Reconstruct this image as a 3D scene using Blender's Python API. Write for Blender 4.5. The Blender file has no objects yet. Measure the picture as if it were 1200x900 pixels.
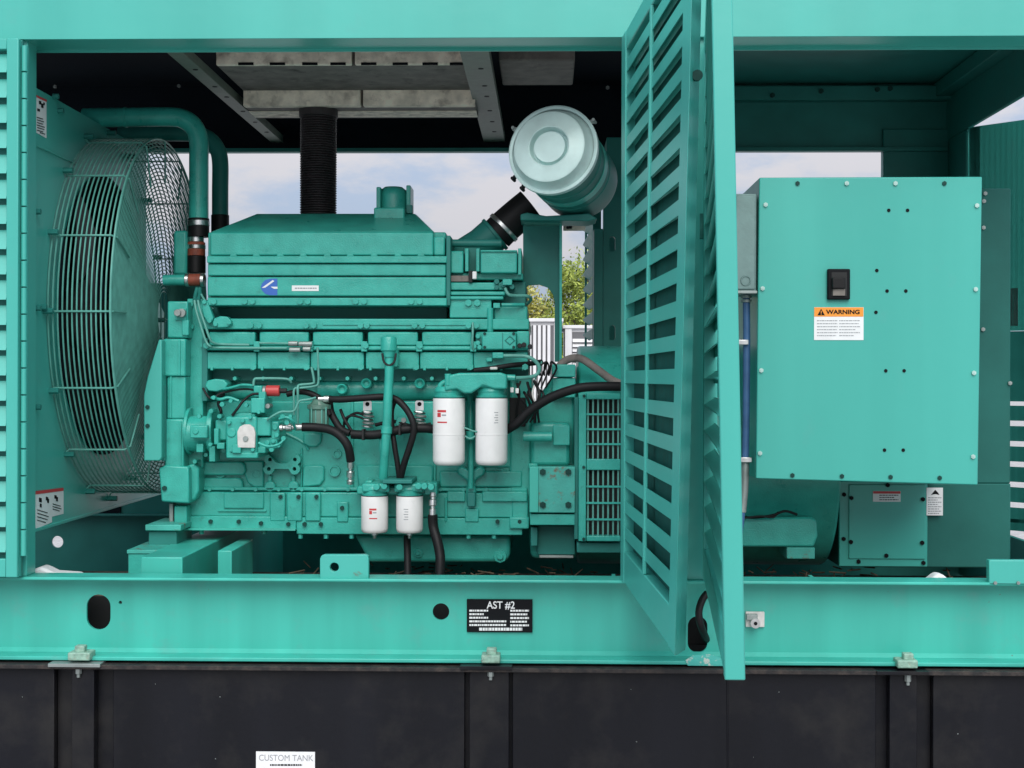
import bpy, bmesh, math, random
from mathutils import Vector, Matrix
random.seed(7)
C = bpy.context.scene.collection
SC = bpy.context.scene
PI = math.pi
# ------------------------------------------------------------------ camera
F = 1664.0; CAM = Vector((0, -4.6, 1.6)); YAW = math.atan(41/F); ROLL = 0.0022
RM = Matrix.Rotation(YAW, 3, 'Z') @ Matrix.Rotation(PI/2, 3, 'X') @ Matrix.Rotation(ROLL, 3, 'Z')
cd = bpy.data.cameras.new('camera'); cam = bpy.data.objects.new('camera', cd); C.objects.link(cam)
cam.matrix_world = Matrix.Translation(CAM) @ RM.to_4x4()
cd.sensor_width = 36; cd.lens = 36*F/1200; cd.shift_y = -6/1200; cd.clip_end = 2000; cd.clip_start = 0.05
SC.camera = cam
# ------------------------------------------------------------------ light
SUN_EL, SUN_AZ = math.radians(40), math.radians(176)      # azimuth clockwise from +Y: from behind the camera, a little left
w = bpy.data.worlds.new('World'); SC.world = w; w.use_nodes = True
nt = w.node_tree; N = nt.nodes; L = nt.links; N.clear()
out = N.new('ShaderNodeOutputWorld'); bg = N.new('ShaderNodeBackground'); bg.inputs['Strength'].default_value = 0.1
sky = N.new('ShaderNodeTexSky'); sky.sky_type = 'NISHITA'; sky.sun_disc = False
sky.sun_elevation = SUN_EL; sky.sun_rotation = SUN_AZ; sky.air_density = 1.2; sky.dust_density = 2.0
tc = N.new('ShaderNodeTexCoord'); mp = N.new('ShaderNodeMapping'); mp.inputs['Scale'].default_value = (1, 1, 2.6)
L.new(tc.outputs['Generated'], mp.inputs['Vector'])
nz = N.new('ShaderNodeTexNoise'); nz.inputs['Scale'].default_value = 7.5; nz.inputs['Detail'].default_value = 9; nz.inputs['Roughness'].default_value = 0.60
L.new(mp.outputs['Vector'], nz.inputs['Vector'])
cr = N.new('ShaderNodeValToRGB'); cr.color_ramp.elements[0].position = 0.30; cr.color_ramp.elements[1].position = 0.66
cr.color_ramp.elements[0].color = (0.85, 0.85, 0.85, 1); cr.color_ramp.elements[1].color = (1, 1, 1, 1)
L.new(nz.outputs['Fac'], cr.inputs['Fac'])
sx = N.new('ShaderNodeSeparateXYZ'); L.new(tc.outputs['Generated'], sx.inputs['Vector'])
ab = N.new('ShaderNodeMath'); ab.operation = 'MAXIMUM'; ab.inputs[1].default_value = 0; L.new(sx.outputs['Z'], ab.inputs[0])
ma = N.new('ShaderNodeMath'); ma.operation = 'MULTIPLY_ADD'; ma.inputs[1].default_value = 8.5; ma.inputs[2].default_value = 4.6   # overcast dome: zenith about three times the horizon
L.new(ab.outputs[0], ma.inputs[0])
cc = N.new('ShaderNodeMix'); cc.data_type = 'RGBA'; cc.inputs['A'].default_value = (0.66, 0.80, 1.06, 1); cc.inputs['B'].default_value = (1.0, 0.99, 1.06, 1)
c2 = N.new('ShaderNodeMapRange'); c2.inputs['From Min'].default_value = 0.40; c2.inputs['From Max'].default_value = 0.60; c2.interpolation_type = 'SMOOTHSTEP'
L.new(nz.outputs['Fac'], c2.inputs['Value']); L.new(c2.outputs[0], cc.inputs['Factor'])
vm = N.new('ShaderNodeVectorMath'); vm.operation = 'SCALE'; L.new(cc.outputs['Result'], vm.inputs[0]); L.new(ma.outputs[0], vm.inputs['Scale'])
mx = N.new('ShaderNodeMix'); mx.data_type = 'RGBA'
L.new(cr.outputs['Color'], mx.inputs['Factor']); L.new(sky.outputs['Color'], mx.inputs['A']); L.new(vm.outputs['Vector'], mx.inputs['B'])
L.new(mx.outputs['Result'], bg.inputs['Color']); L.new(bg.outputs[0], out.inputs[0])
sd = bpy.data.lights.new('sun', 'SUN'); sd.energy = 2.25; sd.angle = math.radians(48); sd.color = (1, 0.965, 0.90)
so = bpy.data.objects.new('sun', sd); C.objects.link(so)
sdir = Vector((math.sin(SUN_AZ)*math.cos(SUN_EL), math.cos(SUN_AZ)*math.cos(SUN_EL), math.sin(SUN_EL)))
so.rotation_euler = sdir.to_track_quat('Z', 'Y').to_euler(); so.location = (0, -6, 9)
SC.view_settings.view_transform = 'Standard'; SC.view_settings.look = 'None'; SC.view_settings.gamma = 1
SC.view_settings.exposure = 0.27; SC.view_settings.use_curve_mapping = False
SC.cycles.max_bounces = 8; SC.cycles.diffuse_bounces = 4

# ------------------------------------------------------------------ measuring: a photo pixel -> a world point on a plane
def ray(px, py): return RM @ Vector(((px-600)/F, (444-py)/F, -1.0))
def W(px, py, Y):
    d = ray(px, py); return CAM + d*((Y-CAM.y)/d.y)
def WX(px, py, X):
    d = ray(px, py); return CAM + d*((X-CAM.x)/d.x)
def S(Y): return (Y-CAM.y)/F                       # metres per photo pixel at depth Y

# ------------------------------------------------------------------ materials
def mat(name, col, rough=0.5, metal=0.0, var=0.12, scale=3.0, bump=0.0, bscale=180, dirt=None, dscale=5, dlo=.55, dhi=.75, streak=False, spec=0.5, coat=0, chips=0, chipcol=(.11,.07,.045)):
    m = bpy.data.materials.new(name); m.use_nodes = True
    t = m.node_tree; n = t.nodes; l = t.links; b = n['Principled BSDF']
    b.inputs['Roughness'].default_value = rough; b.inputs['Metallic'].default_value = metal
    b.inputs['Specular IOR Level'].default_value = spec; b.inputs['Coat Weight'].default_value = coat
    tcn = n.new('ShaderNodeNewGeometry')
    vec = tcn.outputs['Position']
    if streak:
        mpn = n.new('ShaderNodeMapping'); mpn.inputs['Scale'].default_value = (1, 1, 0.06); l.new(vec, mpn.inputs['Vector']); svec = mpn.outputs['Vector']
    else: svec = vec
    a = n.new('ShaderNodeTexNoise'); a.inputs['Scale'].default_value = scale; a.inputs['Detail'].default_value = 6; l.new(svec, a.inputs['Vector'])
    r = n.new('ShaderNodeMapRange'); r.inputs['From Min'].default_value = 0.3; r.inputs['From Max'].default_value = 0.7
    r.inputs['To Min'].default_value = 1-var; r.inputs['To Max'].default_value = 1+var; l.new(a.outputs['Fac'], r.inputs['Value'])
    c = n.new('ShaderNodeVectorMath'); c.operation = 'SCALE'; c.inputs[0].default_value = col[:3]; l.new(r.outputs[0], c.inputs['Scale'])
    colout = c.outputs['Vector']
    if dirt:
        d = n.new('ShaderNodeTexNoise'); d.inputs['Scale'].default_value = dscale; d.inputs['Detail'].default_value = 9; d.inputs['Roughness'].default_value = .65; l.new(vec, d.inputs['Vector'])
        q = n.new('ShaderNodeMapRange'); q.inputs['From Min'].default_value = dlo; q.inputs['From Max'].default_value = dhi; l.new(d.outputs['Fac'], q.inputs['Value'])
        x = n.new('ShaderNodeMix'); x.data_type = 'RGBA'; l.new(q.outputs[0], x.inputs['Factor']); l.new(colout, x.inputs['A']); x.inputs['B'].default_value = (*dirt, 1)
        colout = x.outputs['Result']
    if chips:
        k1 = n.new('ShaderNodeTexNoise'); k1.inputs['Scale'].default_value = 55; k1.inputs['Detail'].default_value = 4; l.new(vec, k1.inputs['Vector'])
        k2 = n.new('ShaderNodeTexNoise'); k2.inputs['Scale'].default_value = 3.2; k2.inputs['Detail'].default_value = 3; l.new(vec, k2.inputs['Vector'])
        kk = n.new('ShaderNodeMath'); kk.operation = 'MULTIPLY_ADD'; kk.inputs[1].default_value = .9; l.new(k2.outputs['Fac'], kk.inputs[0]); l.new(k1.outputs['Fac'], kk.inputs[2])
        kq = n.new('ShaderNodeMapRange'); kq.inputs['From Min'].default_value = chips; kq.inputs['From Max'].default_value = chips+.05; l.new(kk.outputs[0], kq.inputs['Value'])
        kx = n.new('ShaderNodeMix'); kx.data_type = 'RGBA'; l.new(kq.outputs[0], kx.inputs['Factor']); l.new(colout, kx.inputs['A']); kx.inputs['B'].default_value = (*chipcol, 1); colout = kx.outputs['Result']
    l.new(colout, b.inputs['Base Color'])
    r2 = n.new('ShaderNodeMapRange'); r2.inputs['To Min'].default_value = max(.05, rough-.1); r2.inputs['To Max'].default_value = min(1, rough+.12); l.new(a.outputs['Fac'], r2.inputs['Value']); l.new(r2.outputs[0], b.inputs['Roughness'])
    if bump:
        e = n.new('ShaderNodeTexNoise'); e.inputs['Scale'].default_value = bscale; e.inputs['Detail'].default_value = 3; l.new(vec, e.inputs['Vector'])
        u = n.new('ShaderNodeBump'); u.inputs['Strength'].default_value = bump; u.inputs['Distance'].default_value = 0.004; l.new(e.outputs['Fac'], u.inputs['Height']); l.new(u.outputs[0], b.inputs['Normal'])
    return m
TEAL = (0.056, 0.408, 0.348)
M = {}
M['sheet'] = mat('teal_sheet_paint', TEAL, .34, var=.06, scale=4, bump=.16, bscale=11, streak=True, dirt=(.09,.36,.33), dscale=7, dlo=.60, dhi=.95)
M['rail'] = mat('teal_rail_paint', chips=1.31, col=(0.046, 0.43, 0.352), rough=.38, var=.14, scale=7, bump=.14, bscale=14, streak=True, dirt=(.10,.34,.30), dscale=9, dlo=.56, dhi=.9)
M['cast'] = mat('teal_cast_paint', (0.036, 0.385, 0.318), .30, var=.12, scale=18, bump=.26, bscale=190, dirt=(.03,.19,.15), dscale=30, dlo=.60, dhi=.85)
M['dkteal'] = mat('deep_teal_paint_and_shade', (0.022, 0.19, 0.165), .45, spec=.3, var=.12, scale=8, bump=.1, bscale=90)  # deeper teal, also put in recesses to stand for shade
M['lining_and_shade'] = mat('dark_lining_and_shade', (0.006, 0.010, 0.015), .85, spec=.12, var=.2, bump=.4, bscale=120)  # ceiling lining, and the painted shade of the fan barrel
M['black'] = mat('black_tank_paint', (0.0055, 0.006, 0.0095), .42, spec=.25, var=.25, scale=4, bump=.12, bscale=40, streak=True, dirt=(.022,.021,.021), dscale=3.5, dlo=.48, dhi=.75)
M['rubber'] = mat('black_rubber', (0.009, 0.009, 0.010), .5, spec=.25, var=.2, bump=.1)
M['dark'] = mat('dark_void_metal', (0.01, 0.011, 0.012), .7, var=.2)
M['steel'] = mat('zinc_steel', (0.62, 0.63, 0.62), .32, metal=1, var=.12, scale=30)
M['dull'] = mat('dull_galvanised', (0.30, 0.34, 0.33), .5, metal=.6, var=.2, scale=12, bump=.1)
M['white'] = mat('white_filter_paint', (0.80, 0.79, 0.785), .30, var=.04, scale=20)
M['paper'] = mat('white_label', (0.78, 0.79, 0.80), .5, var=.04, scale=20)
M['ink'] = mat('black_ink', (0.007, 0.008, 0.010), .6, spec=.12, var=.05)
M['grey_ink'] = mat('grey_ink', (0.32, 0.33, 0.35), .6, var=.05)
M['orange'] = mat('orange_label', (0.85, 0.30, 0.03), .5, var=.04)
M['red'] = mat('red_print', (0.55, 0.045, 0.05), .5, var=.05)
M['rust'] = mat('rust_red_hose', (0.24, 0.055, 0.03), .6, var=.3, scale=40, bump=.3)
M['redcap'] = mat('red_plastic', (0.50, 0.05, 0.05), .4, var=.1)
M['blue'] = mat('blue_badge', (0.04, 0.14, 0.50), .35, var=.04)
M['conduit'] = mat('blue_conduit', (0.05, 0.13, 0.28), .4, var=.15, scale=20)
M['guard'] = mat('guard_wire', (0.10, 0.33, 0.28), .36, spec=.35, metal=.0, var=.15, scale=20)
M['silverpaint'] = mat('silver_green_lid', (0.58, 0.76, 0.74), .40, metal=.08, var=.10, scale=14, bump=.12, bscale=70)
M['muff'] = mat('aged_lagging', (0.19, 0.17, 0.155), .85, var=.25, scale=16, bump=.5, bscale=60, dirt=(.04,.035,.033), dscale=12)
M['mufflight'] = mat('pale_lagging', (0.86, 0.77, 0.64), .85, var=.25, scale=22, bump=.5, bscale=60, dirt=(.25,.19,.15), dscale=18, dlo=.52, dhi=.8)
M['brace'] = mat('grey_green_steel', (0.14, 0.17, 0.14), .55, metal=.1, var=.2, scale=25, bump=.2, bscale=90)
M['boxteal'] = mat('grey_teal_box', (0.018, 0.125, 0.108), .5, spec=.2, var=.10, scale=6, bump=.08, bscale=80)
M['boltpaint'] = mat('pale_bolt_paint', (0.42, 0.60, 0.56), .35, var=.15, scale=60)
M['gap_shade'] = mat('louvre_gap_shade', (0.013, 0.10, 0.086), .7, spec=.2, var=.2, scale=40)  # shade colour of the sheet added behind the door louvres
M['bellow'] = mat('dark_bellows_steel', (0.035, 0.028, 0.030), .6, var=.3, scale=20)
M['grit'] = mat('dusty_black_ledge', (0.012, 0.011, 0.012), .7, var=.3, scale=20, bump=.4, bscale=120, dirt=(.05,.038,.032), dscale=25, dlo=.45, dhi=.68)
M['darkbolt'] = mat('dark_teal_bolt', (0.006, 0.05, 0.042), .5, spec=.25, var=.2, scale=60)
M['boxgrey'] = mat('grey_junction_box', (0.17, 0.27, 0.26), .5, metal=.2, var=.12, scale=18, bump=.15, bscale=90)
M['rusty'] = mat('rusted_teal', (0.05, 0.38, 0.32), .5, var=.15, scale=12, bump=.3, bscale=120, dirt=(.16,.065,.03), dscale=22, dlo=.56, dhi=.66)
M['chip'] = mat('chipped_paint', (0.055, 0.42, 0.36), .5, var=.15, scale=12, bump=.3, dirt=(.50,.58,.52), dscale=60, dlo=.52, dhi=.62)
M['plate'] = mat('pale_plate', (0.62, 0.60, 0.58), .5, var=.12, scale=50)
M['clip'] = mat('pale_clip', (0.24, 0.40, 0.32), .5, var=.3, scale=60, bump=.3, dirt=(.3,.25,.18), dscale=70)
M['wood'] = mat('brown_grit', (0.10, 0.075, 0.05), .9, var=.5, scale=40, bump=.8, bscale=60)
M['cream'] = mat('white_box_paint', (0.66, 0.66, 0.67), .5, var=.05, scale=2)
M['shadegrey'] = mat('grey_slot', (0.13, 0.13, 0.14), .6, var=.05)
M['bowl'] = mat('green_bowl', (0.10, 0.20, 0.16), .22, var=.2, scale=30, coat=.5)
M['ground'] = mat('gravel', (0.42, 0.41, 0.395), .9, var=.25, scale=6, bump=1, bscale=30, dirt=(.32,.31,.30), dscale=40, dlo=.45, dhi=.6)
M['bark'] = mat('bark', (0.10, 0.08, 0.06), .9, var=.3, scale=12, bump=.6, bscale=20)
def leafmat(name, a, b):
    m = bpy.data.materials.new(name); m.use_nodes = True; t = m.node_tree; n = t.nodes; l = t.links; p = n['Principled BSDF']
    p.inputs['Roughness'].default_value = .6
    g = n.new('ShaderNodeNewGeometry'); r = n.new('ShaderNodeValToRGB')
    r.color_ramp.elements[0].color = (*a, 1); r.color_ramp.elements[1].color = (*b, 1)
    l.new(g.outputs['Random Per Island'], r.inputs['Fac']); l.new(r.outputs[0], p.inputs['Base Color'])
    return m
M['leaf'] = leafmat('spring_leaves', (.10,.15,.02), (.46,.54,.10))
M['leaf2'] = leafmat('yellow_leaves', (.14,.15,.03), (.60,.56,.12))

# ------------------------------------------------------------------ mesh helper
class MB:
    def __init__(s): s.b = bmesh.new()
    def face(s, vs, smooth=False):
        try:
            f = s.b.faces.new(vs); f.smooth = smooth; return f
        except ValueError: return None
    def hexa(s, p):   # 8 points: 0-3 front loop, 4-7 back loop
        v = [s.b.verts.new(q) for q in p]
        for i in ((0,1,2,3), (7,6,5,4), (0,4,5,1), (1,5,6,2), (2,6,7,3), (3,7,4,0)): s.face([v[k] for k in i])
        return s
    def box(s, x0, x1, y0, y1, z0, z1):
        return s.hexa([(x0,y0,z0),(x1,y0,z0),(x1,y0,z1),(x0,y0,z1),(x0,y1,z0),(x1,y1,z0),(x1,y1,z1),(x0,y1,z1)])
    def rect(s, a, b, c, d, Y0, Y1):     # photo rectangle a,b - c,d lying at depth Y0, thick to Y1
        mx_, my_ = (a+c)/2, (b+d)/2
        x0 = W(a, my_, Y0).x; x1 = W(c, my_, Y0).x; z1 = W(mx_, b, Y0).z; z0 = W(mx_, d, Y0).z
        return s.box(x0, x1, Y0, Y1, z0, z1)
    def prism(s, pts, axis=(0,1,0), depth=.02):   # world polygon extruded along axis
        ax = Vector(axis)*depth
        f = [s.b.verts.new(p) for p in pts]; k = [s.b.verts.new(Vector(p)+ax) for p in pts]
        n = len(pts); s.face(f); s.face(k[::-1])
        for i in range(n): s.face([f[i], k[i], k[(i+1) % n], f[(i+1) % n]])
        return s
    def poly(s, pts, Y0, Y1): return s.prism([W(x, y, Y0) for x, y in pts], depth=Y1-Y0)
    def tube(s, pts, r, seg=10, closed=False, cap=True, smooth=True):
        pts = [Vector(p) for p in pts]; n = len(pts); rings = []
        rr = r if isinstance(r, (list, tuple)) else [r]*n
        up = None
        for i in range(n):
            if closed: t = (pts[(i+1) % n]-pts[i-1])
            else: t = pts[min(i+1, n-1)]-pts[max(i-1, 0)]
            t.normalize()
            if up is None:
                up = Vector((0,0,1)) if abs(t.z) < .9 else Vector((1,0,0))
            a = (up - t*up.dot(t)).normalized(); b_ = t.cross(a); up = a
            rings.append([s.b.verts.new(pts[i]+a*math.cos(2*PI*k/seg)*rr[i]+b_*math.sin(2*PI*k/seg)*rr[i]) for k in range(seg)])
        m = n if closed else n-1
        for i in range(m):
            A, B = rings[i], rings[(i+1) % n]
            for k in range(seg): s.face([A[k], A[(k+1) % seg], B[(k+1) % seg], B[k]], smooth)
        if cap and not closed: s.face(rings[0][::-1]); s.face(rings[-1])
        return s
    def cyl(s, a, b, r, seg=20, r2=None, smooth=True):
        return s.tube([a, b], [r, r if r2 is None else r2], seg, smooth=smooth)
    def lathe(s, prof, o, axis, seg=40, smooth=True):   # prof: (distance along axis, radius)
        o = Vector(o); t = Vector(axis).normalized()
        up = Vector((0,0,1)) if abs(t.z) < .9 else Vector((1,0,0)); a = (up-t*up.dot(t)).normalized(); b_ = t.cross(a); prev = None
        for d, r in prof:
            if r < 1e-5: ring = [s.b.verts.new(o+t*d)]
            else: ring = [s.b.verts.new(o+t*d+a*math.cos(2*PI*k/seg)*r+b_*math.sin(2*PI*k/seg)*r) for k in range(seg)]
            if prev:
                if len(prev) == 1 and len(ring) > 1:
                    for k in range(seg): s.face([prev[0], ring[(k+1) % seg], ring[k]], smooth)
                elif len(ring) == 1:
                    for k in range(seg): s.face([prev[k], prev[(k+1) % seg], ring[0]], smooth)
                else:
                    for k in range(seg): s.face([prev[k], prev[(k+1) % seg], ring[(k+1) % seg], ring[k]], smooth)
            prev = ring
        return s
    def sheet_holes(s, outer, holes, Y0, Y1):   # flat plate in XZ with holes (lists of (x,z)), front at Y0
        tmp = bmesh.new(); es = []
        for loop in [outer]+holes:
            vs = [tmp.verts.new((x, Y0, z)) for x, z in loop]
            es += [tmp.edges.new((vs[i], vs[(i+1) % len(vs)])) for i in range(len(vs))]
        bmesh.ops.triangle_fill(tmp, use_beauty=True, use_dissolve=False, edges=es, normal=(0,-1,0))
        tmp.verts.ensure_lookup_table(); tmp.verts.index_update()
        fv = [s.b.verts.new(v.co) for v in tmp.verts]; bv = [s.b.verts.new((v.co.x, Y1, v.co.z)) for v in tmp.verts]
        for f in tmp.faces:
            ix = [v.index for v in f.verts]; s.face([fv[i] for i in ix]); s.face([bv[i] for i in ix[::-1]])
        for e in tmp.edges:
            if len(e.link_faces) == 1:
                i, j = e.verts[0].index, e.verts[1].index; s.face([fv[i], fv[j], bv[j], bv[i]])
        tmp.free(); return s
    def xf(s, fn):
        for v in s.b.verts: v.co = fn(v.co)
        return s
def wloc(o):
    p = Vector(o.location)
    while o.parent: o = o.parent; p += Vector(o.location)
    return p
def part(name, mb, m, parent=None, label=None, bevel=.0025, seg=2, kind=None):
    b = mb.b; bmesh.ops.recalc_face_normals(b, faces=b.faces[:])
    lo = Vector((min(v.co[i] for v in b.verts) for i in range(3))); hi = Vector((max(v.co[i] for v in b.verts) for i in range(3)))
    c = (lo+hi)/2
    for v in b.verts: v.co -= c
    me = bpy.data.meshes.new(name); b.to_mesh(me); b.free(); me.set_sharp_from_angle(angle=math.radians(38))
    me.materials.append(M[m] if isinstance(m, str) else m)
    o = bpy.data.objects.new(name, me); C.objects.link(o)
    if parent: o.parent = parent; o.location = c - wloc(parent)
    else: o.location = c
    if bevel:
        md = o.modifiers.new('bevel', 'BEVEL'); md.width = bevel; md.segments = seg; md.limit_method = 'ANGLE'; md.angle_limit = math.radians(40)
    if label: o['label'] = label
    if kind: o['kind'] = kind
    return o
def thing(name, label, cat, loc=(0,0,0), group=None):
    o = bpy.data.objects.new(name, None); C.objects.link(o); o.location = loc; o.empty_display_size = .1
    o['label'] = label; o['category'] = cat
    if group: o['group'] = group
    return o
def tag(o, label, cat, group=None):
    o['label'] = label; o['category'] = cat
    if group: o['group'] = group
    return o
def inst(src, wp, parent, name=None):
    o = src.copy(); C.objects.link(o)
    if name: o.name = name
    o.parent = parent; o.location = Vector(wp)-(wloc(parent) if parent else Vector()); return o
def catmull(pts, n=6):
    pts = [Vector(p) for p in pts]; out_ = []
    for i in range(len(pts)-1):
        p0 = pts[max(i-1,0)]; p1 = pts[i]; p2 = pts[i+1]; p3 = pts[min(i+2, len(pts)-1)]
        for k in range(n):
            t = k/n
            out_.append(.5*((2*p1)+(p2-p0)*t+(2*p0-5*p1+4*p2-p3)*t*t+(3*p1-p0-3*p2+p3)*t**3))
    out_.append(pts[-1]); return out_
def hose(name, pts, rpx, m, parent, label=None, n=6, seg=10):     # pts: (px, py, depth)
    r = rpx*S(pts[0][2])
    return part(name, MB().tube(catmull([W(*p) for p in pts], n), r, seg), m, parent, label, bevel=0)
def text(name, body, size, loc, m, parent, width=None, bold=0.0):
    cu = bpy.data.curves.new('t', 'FONT'); cu.body = body; cu.size = size; cu.align_x = 'CENTER'; cu.align_y = 'CENTER'; cu.extrude = .0004; cu.offset = bold*size
    to = bpy.data.objects.new('t', cu); C.objects.link(to); bpy.context.view_layer.update()
    me = bpy.data.meshes.new_from_object(to.evaluated_get(bpy.context.evaluated_depsgraph_get()))
    bpy.data.objects.remove(to); me.materials.clear(); me.materials.append(M[m])
    xs = [v.co.x for v in me.vertices]; sc = width/(max(xs)-min(xs)) if width else 1
    for v in me.vertices:
        x, y, z = v.co; v.co = (x*sc, -z, y)
    o = bpy.data.objects.new(name, me); C.objects.link(o); o.parent = parent; o.location = Vector(loc)-wloc(parent); me.name = name
    return o
def hexbolt(r, h, m, seg=6):
    mb = MB().cyl((0,0,0), (0,-h,0), r, seg, smooth=False); mb.cyl((0,-h*.98,0), (0,-h*1.15,0), r*.45, 8)
    return mb
def bolts(name, pts, r, h, m, parent, single=True):     # pts world; heads face the camera side (-Y)
    if single:
        first = None
        for p in pts:
            if first is None:
                mb = hexbolt(r, h, m).xf(lambda c: c+Vector(p)); first = part(name, mb, m, parent, bevel=0)
                off = wloc(first)-Vector(p)
            else: inst(first, Vector(p)+off, parent)
        return
    mb = MB()
    for p in pts:
        p = Vector(p); mb.cyl(p+Vector((0,.004,0)), p+Vector((0,-h,0)), r, 6, smooth=False)
    part(name, mb, m, parent, bevel=0, kind='stuff')
def dashes(name, a, b, c, d, Y, rows, m, parent, cols=1, seed=1, fill=.8, h=.4):   # lines of print too small to read
    rnd = random.Random(seed); mb = MB(); rh = (d-b)/rows; cw = (c-a)/cols
    for j in range(cols):
        for i in range(rows):
            x = a+j*cw+.5; end = a+j*cw+cw*(fill-.35*rnd.random()*(i % 2))
            while x < end:
                wd = rnd.uniform(1.2, 4.0); x2 = min(x+wd, end)
                y = b+rh*(i+.5); mb.rect(x, y-rh*h/2, x2, y+rh*h/2, Y, Y+.0006); x = x2+.6
    return part(name, mb, m, parent, bevel=0, kind='stuff')

# ================================================================== GROUND AND BACKGROUND
g = part('ground', MB().box(-300, 300, -100, 500, -.3, 0), 'ground', bevel=0); g['kind'] = 'structure'

def white_box(px0, px1, ptop, Y, vertical, label):
    x0 = W(px0, 440, Y).x; x1 = W(px1, 440, Y).x; zt = W(640, ptop, Y).z
    t = thing('equipment_enclosure', label, 'enclosure', ((x0+x1)/2, Y, 0))
    part('wall', MB().box(x0, x1, Y+.06, Y+2.4, 0.15, zt-.06), 'cream', t, bevel=.01)
    part('roof', MB().box(x0-.04, x1+.04, Y-.02, Y+2.45, zt-.06, zt), 'cream', t, bevel=.01)
    part('base', MB().box(x0, x1, Y, Y+2.4, 0, .15), 'dark', t, bevel=.01)
    for xa in (x0, x1-.12): part('corner_post', MB().box(xa, xa+.12, Y, Y+.1, .15, zt-.06), 'cream', t, bevel=.008)
    if vertical:
        n = int((x1-x0-.3)/.082); first = None
        for i in range(n):
            xa = x0+.16+i*.082
            if first is None:
                first = part('slat', MB().box(xa, xa+.052, Y-.0, Y+.055, .2, zt-.12), 'cream', t, bevel=.006); f0 = wloc(first)
            else: inst(first, f0+Vector((i*.082, 0, 0)), t)
        part('slot_backing', MB().box(x0+.13, x1-.13, Y+.05, Y+.058, .2, zt-.12), 'shadegrey', t, bevel=0)
    else:
        n = int((zt-.45)/.085); first = None
        for i in range(n):
            if first is None:
                mb = MB().hexa([(x0+.135,Y-.01,.3),(x1-.15,Y-.01,.3),(x1-.15,Y+.04,.36),(x0+.135,Y+.04,.36),(x0+.135,Y+.0,.295),(x1-.15,Y+.0,.295),(x1-.15,Y+.05,.355),(x0+.135,Y+.05,.355)])
                first = part('slat', mb, 'cream', t, bevel=0); f0 = wloc(first)
            else: inst(first, f0+Vector((0, 0, i*.085)), t)
        part('slot_backing', MB().box(x0+.13, x1-.15, Y+.05, Y+.058, .25, zt-.12), 'shadegrey', t, bevel=0)
    return t
white_box(470, 657.5, 373, 20.0, True, 'white enclosure with upright slats seen behind the engine, below the trees')
white_box(662, 800, 381, 20.6, False, 'white enclosure with horizontal louvres beside the slatted one, behind the generator')

def tree(x, y, h, r, seed, leaf, label):
    rnd = random.Random(seed); t = thing('tree', label, 'tree', (x, y, 0), 'trees behind the white enclosures')
    mb = MB().tube(catmull([(x,y,0), (x+.1,y,h*.3), (x-.1,y+.1,h*.6), (x,y,h*.92)], 3), [.16-.012*k for k in range(10)], 8)
    for k in range(9):
        a = rnd.uniform(0, 2*PI); z0 = h*rnd.uniform(.25,.65); q = Vector((x,y,z0)); e = q+Vector((math.cos(a)*r*.7, math.sin(a)*r*.7, h*rnd.uniform(.12,.3)))
        mb.tube([q, (q+e)/2+Vector((0,0,.1)), e], [.06,.04,.015], 5)
    part('trunk', mb, 'bark', t, bevel=0)
    mb = MB()
    clumps = [(Vector((x+rnd.gauss(0,r*.5), y+rnd.gauss(0,r*.5), h*rnd.uniform(.12,.98))), rnd.uniform(.35,.8)) for _ in range(85)]
    for c, cr_ in clumps:
        for _ in range(230):
            d = Vector((rnd.gauss(0,1), rnd.gauss(0,1), rnd.gauss(0,1))).normalized()*cr_*rnd.uniform(.3,1)
            p = c+d; s_ = rnd.uniform(.03,.06); n1 = Vector((rnd.gauss(0,1), rnd.gauss(0,1), rnd.gauss(0,1))).normalized(); n2 = n1.orthogonal().normalized()
            v = [mb.b.verts.new(p+n1*s_*1.5), mb.b.verts.new(p+n2*s_*.7), mb.b.verts.new(p-n1*s_*1.5), mb.b.verts.new(p-n2*s_*.7)]
            mb.face(v)
    part('crown', mb, leaf, t, bevel=0)
names = ['bushy yellow-green tree at the far left of the tree row', 'pale green tree second from the left in the tree row', 'yellow-green tree behind the slatted white enclosure, seen through the arched bracket',
         'darker green tree behind the louvred white enclosure', 'green tree behind the open middle door', 'pale tree second from the right end of the tree row', 'low yellowish tree at the right end of the tree row']
for i, nm in enumerate(names):
    tree(-5.6+i*2.3, 40+(i*37 % 5), 4.6+(i*53 % 7)*.14, 1.5, 20+i, 'leaf2' if i in (0,2,6) else 'leaf', nm)

# ================================================================== FUEL TANK
tk = thing('fuel_tank', 'black steel base tank under the teal generator frame', 'fuel tank', (0, 0, 0))
ZT = W(600, 780.5, 0).z
XL, XR = -2.7, 1.95
part('top_flange', MB().box(XL, XR, -.035, 2.3, ZT-.014, ZT), 'grit', tk, bevel=.002)
def xat(px, Y=0): return W(px, 600, Y).x
segs = [(XL, xat(64)), (xat(133), xat(545)), (xat(601), xat(1027)), (xat(1094), XR)]
for a, b in segs:
    part('side_panel', MB().box(a, b, 0, .03, .06, ZT-.014), 'black', tk, bevel=.003)
for a, b, c, d in ((64,86,112,133), (545,551,597,601), (1027,1042,1074,1094)):
    part('recess', MB().box(xat(a), xat(d), .035, .05, .06, ZT-.014), 'black', tk, bevel=0)
    part('stiffener', MB().box(xat(b), xat(c), -.012, .033, .06, ZT-.016), 'black', tk, bevel=.003)
part('weld_seam', MB().tube([(xat(853), -.0005, .06), (xat(853)+.002, -.0005, .3), (xat(853)-.001, -.0005, ZT-.02)], .003, 6), 'black', tk, bevel=0)
part('tank_body', MB().box(XL, XR, .06, 2.2, .06, ZT-.016), 'black', tk, bevel=.003)
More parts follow.
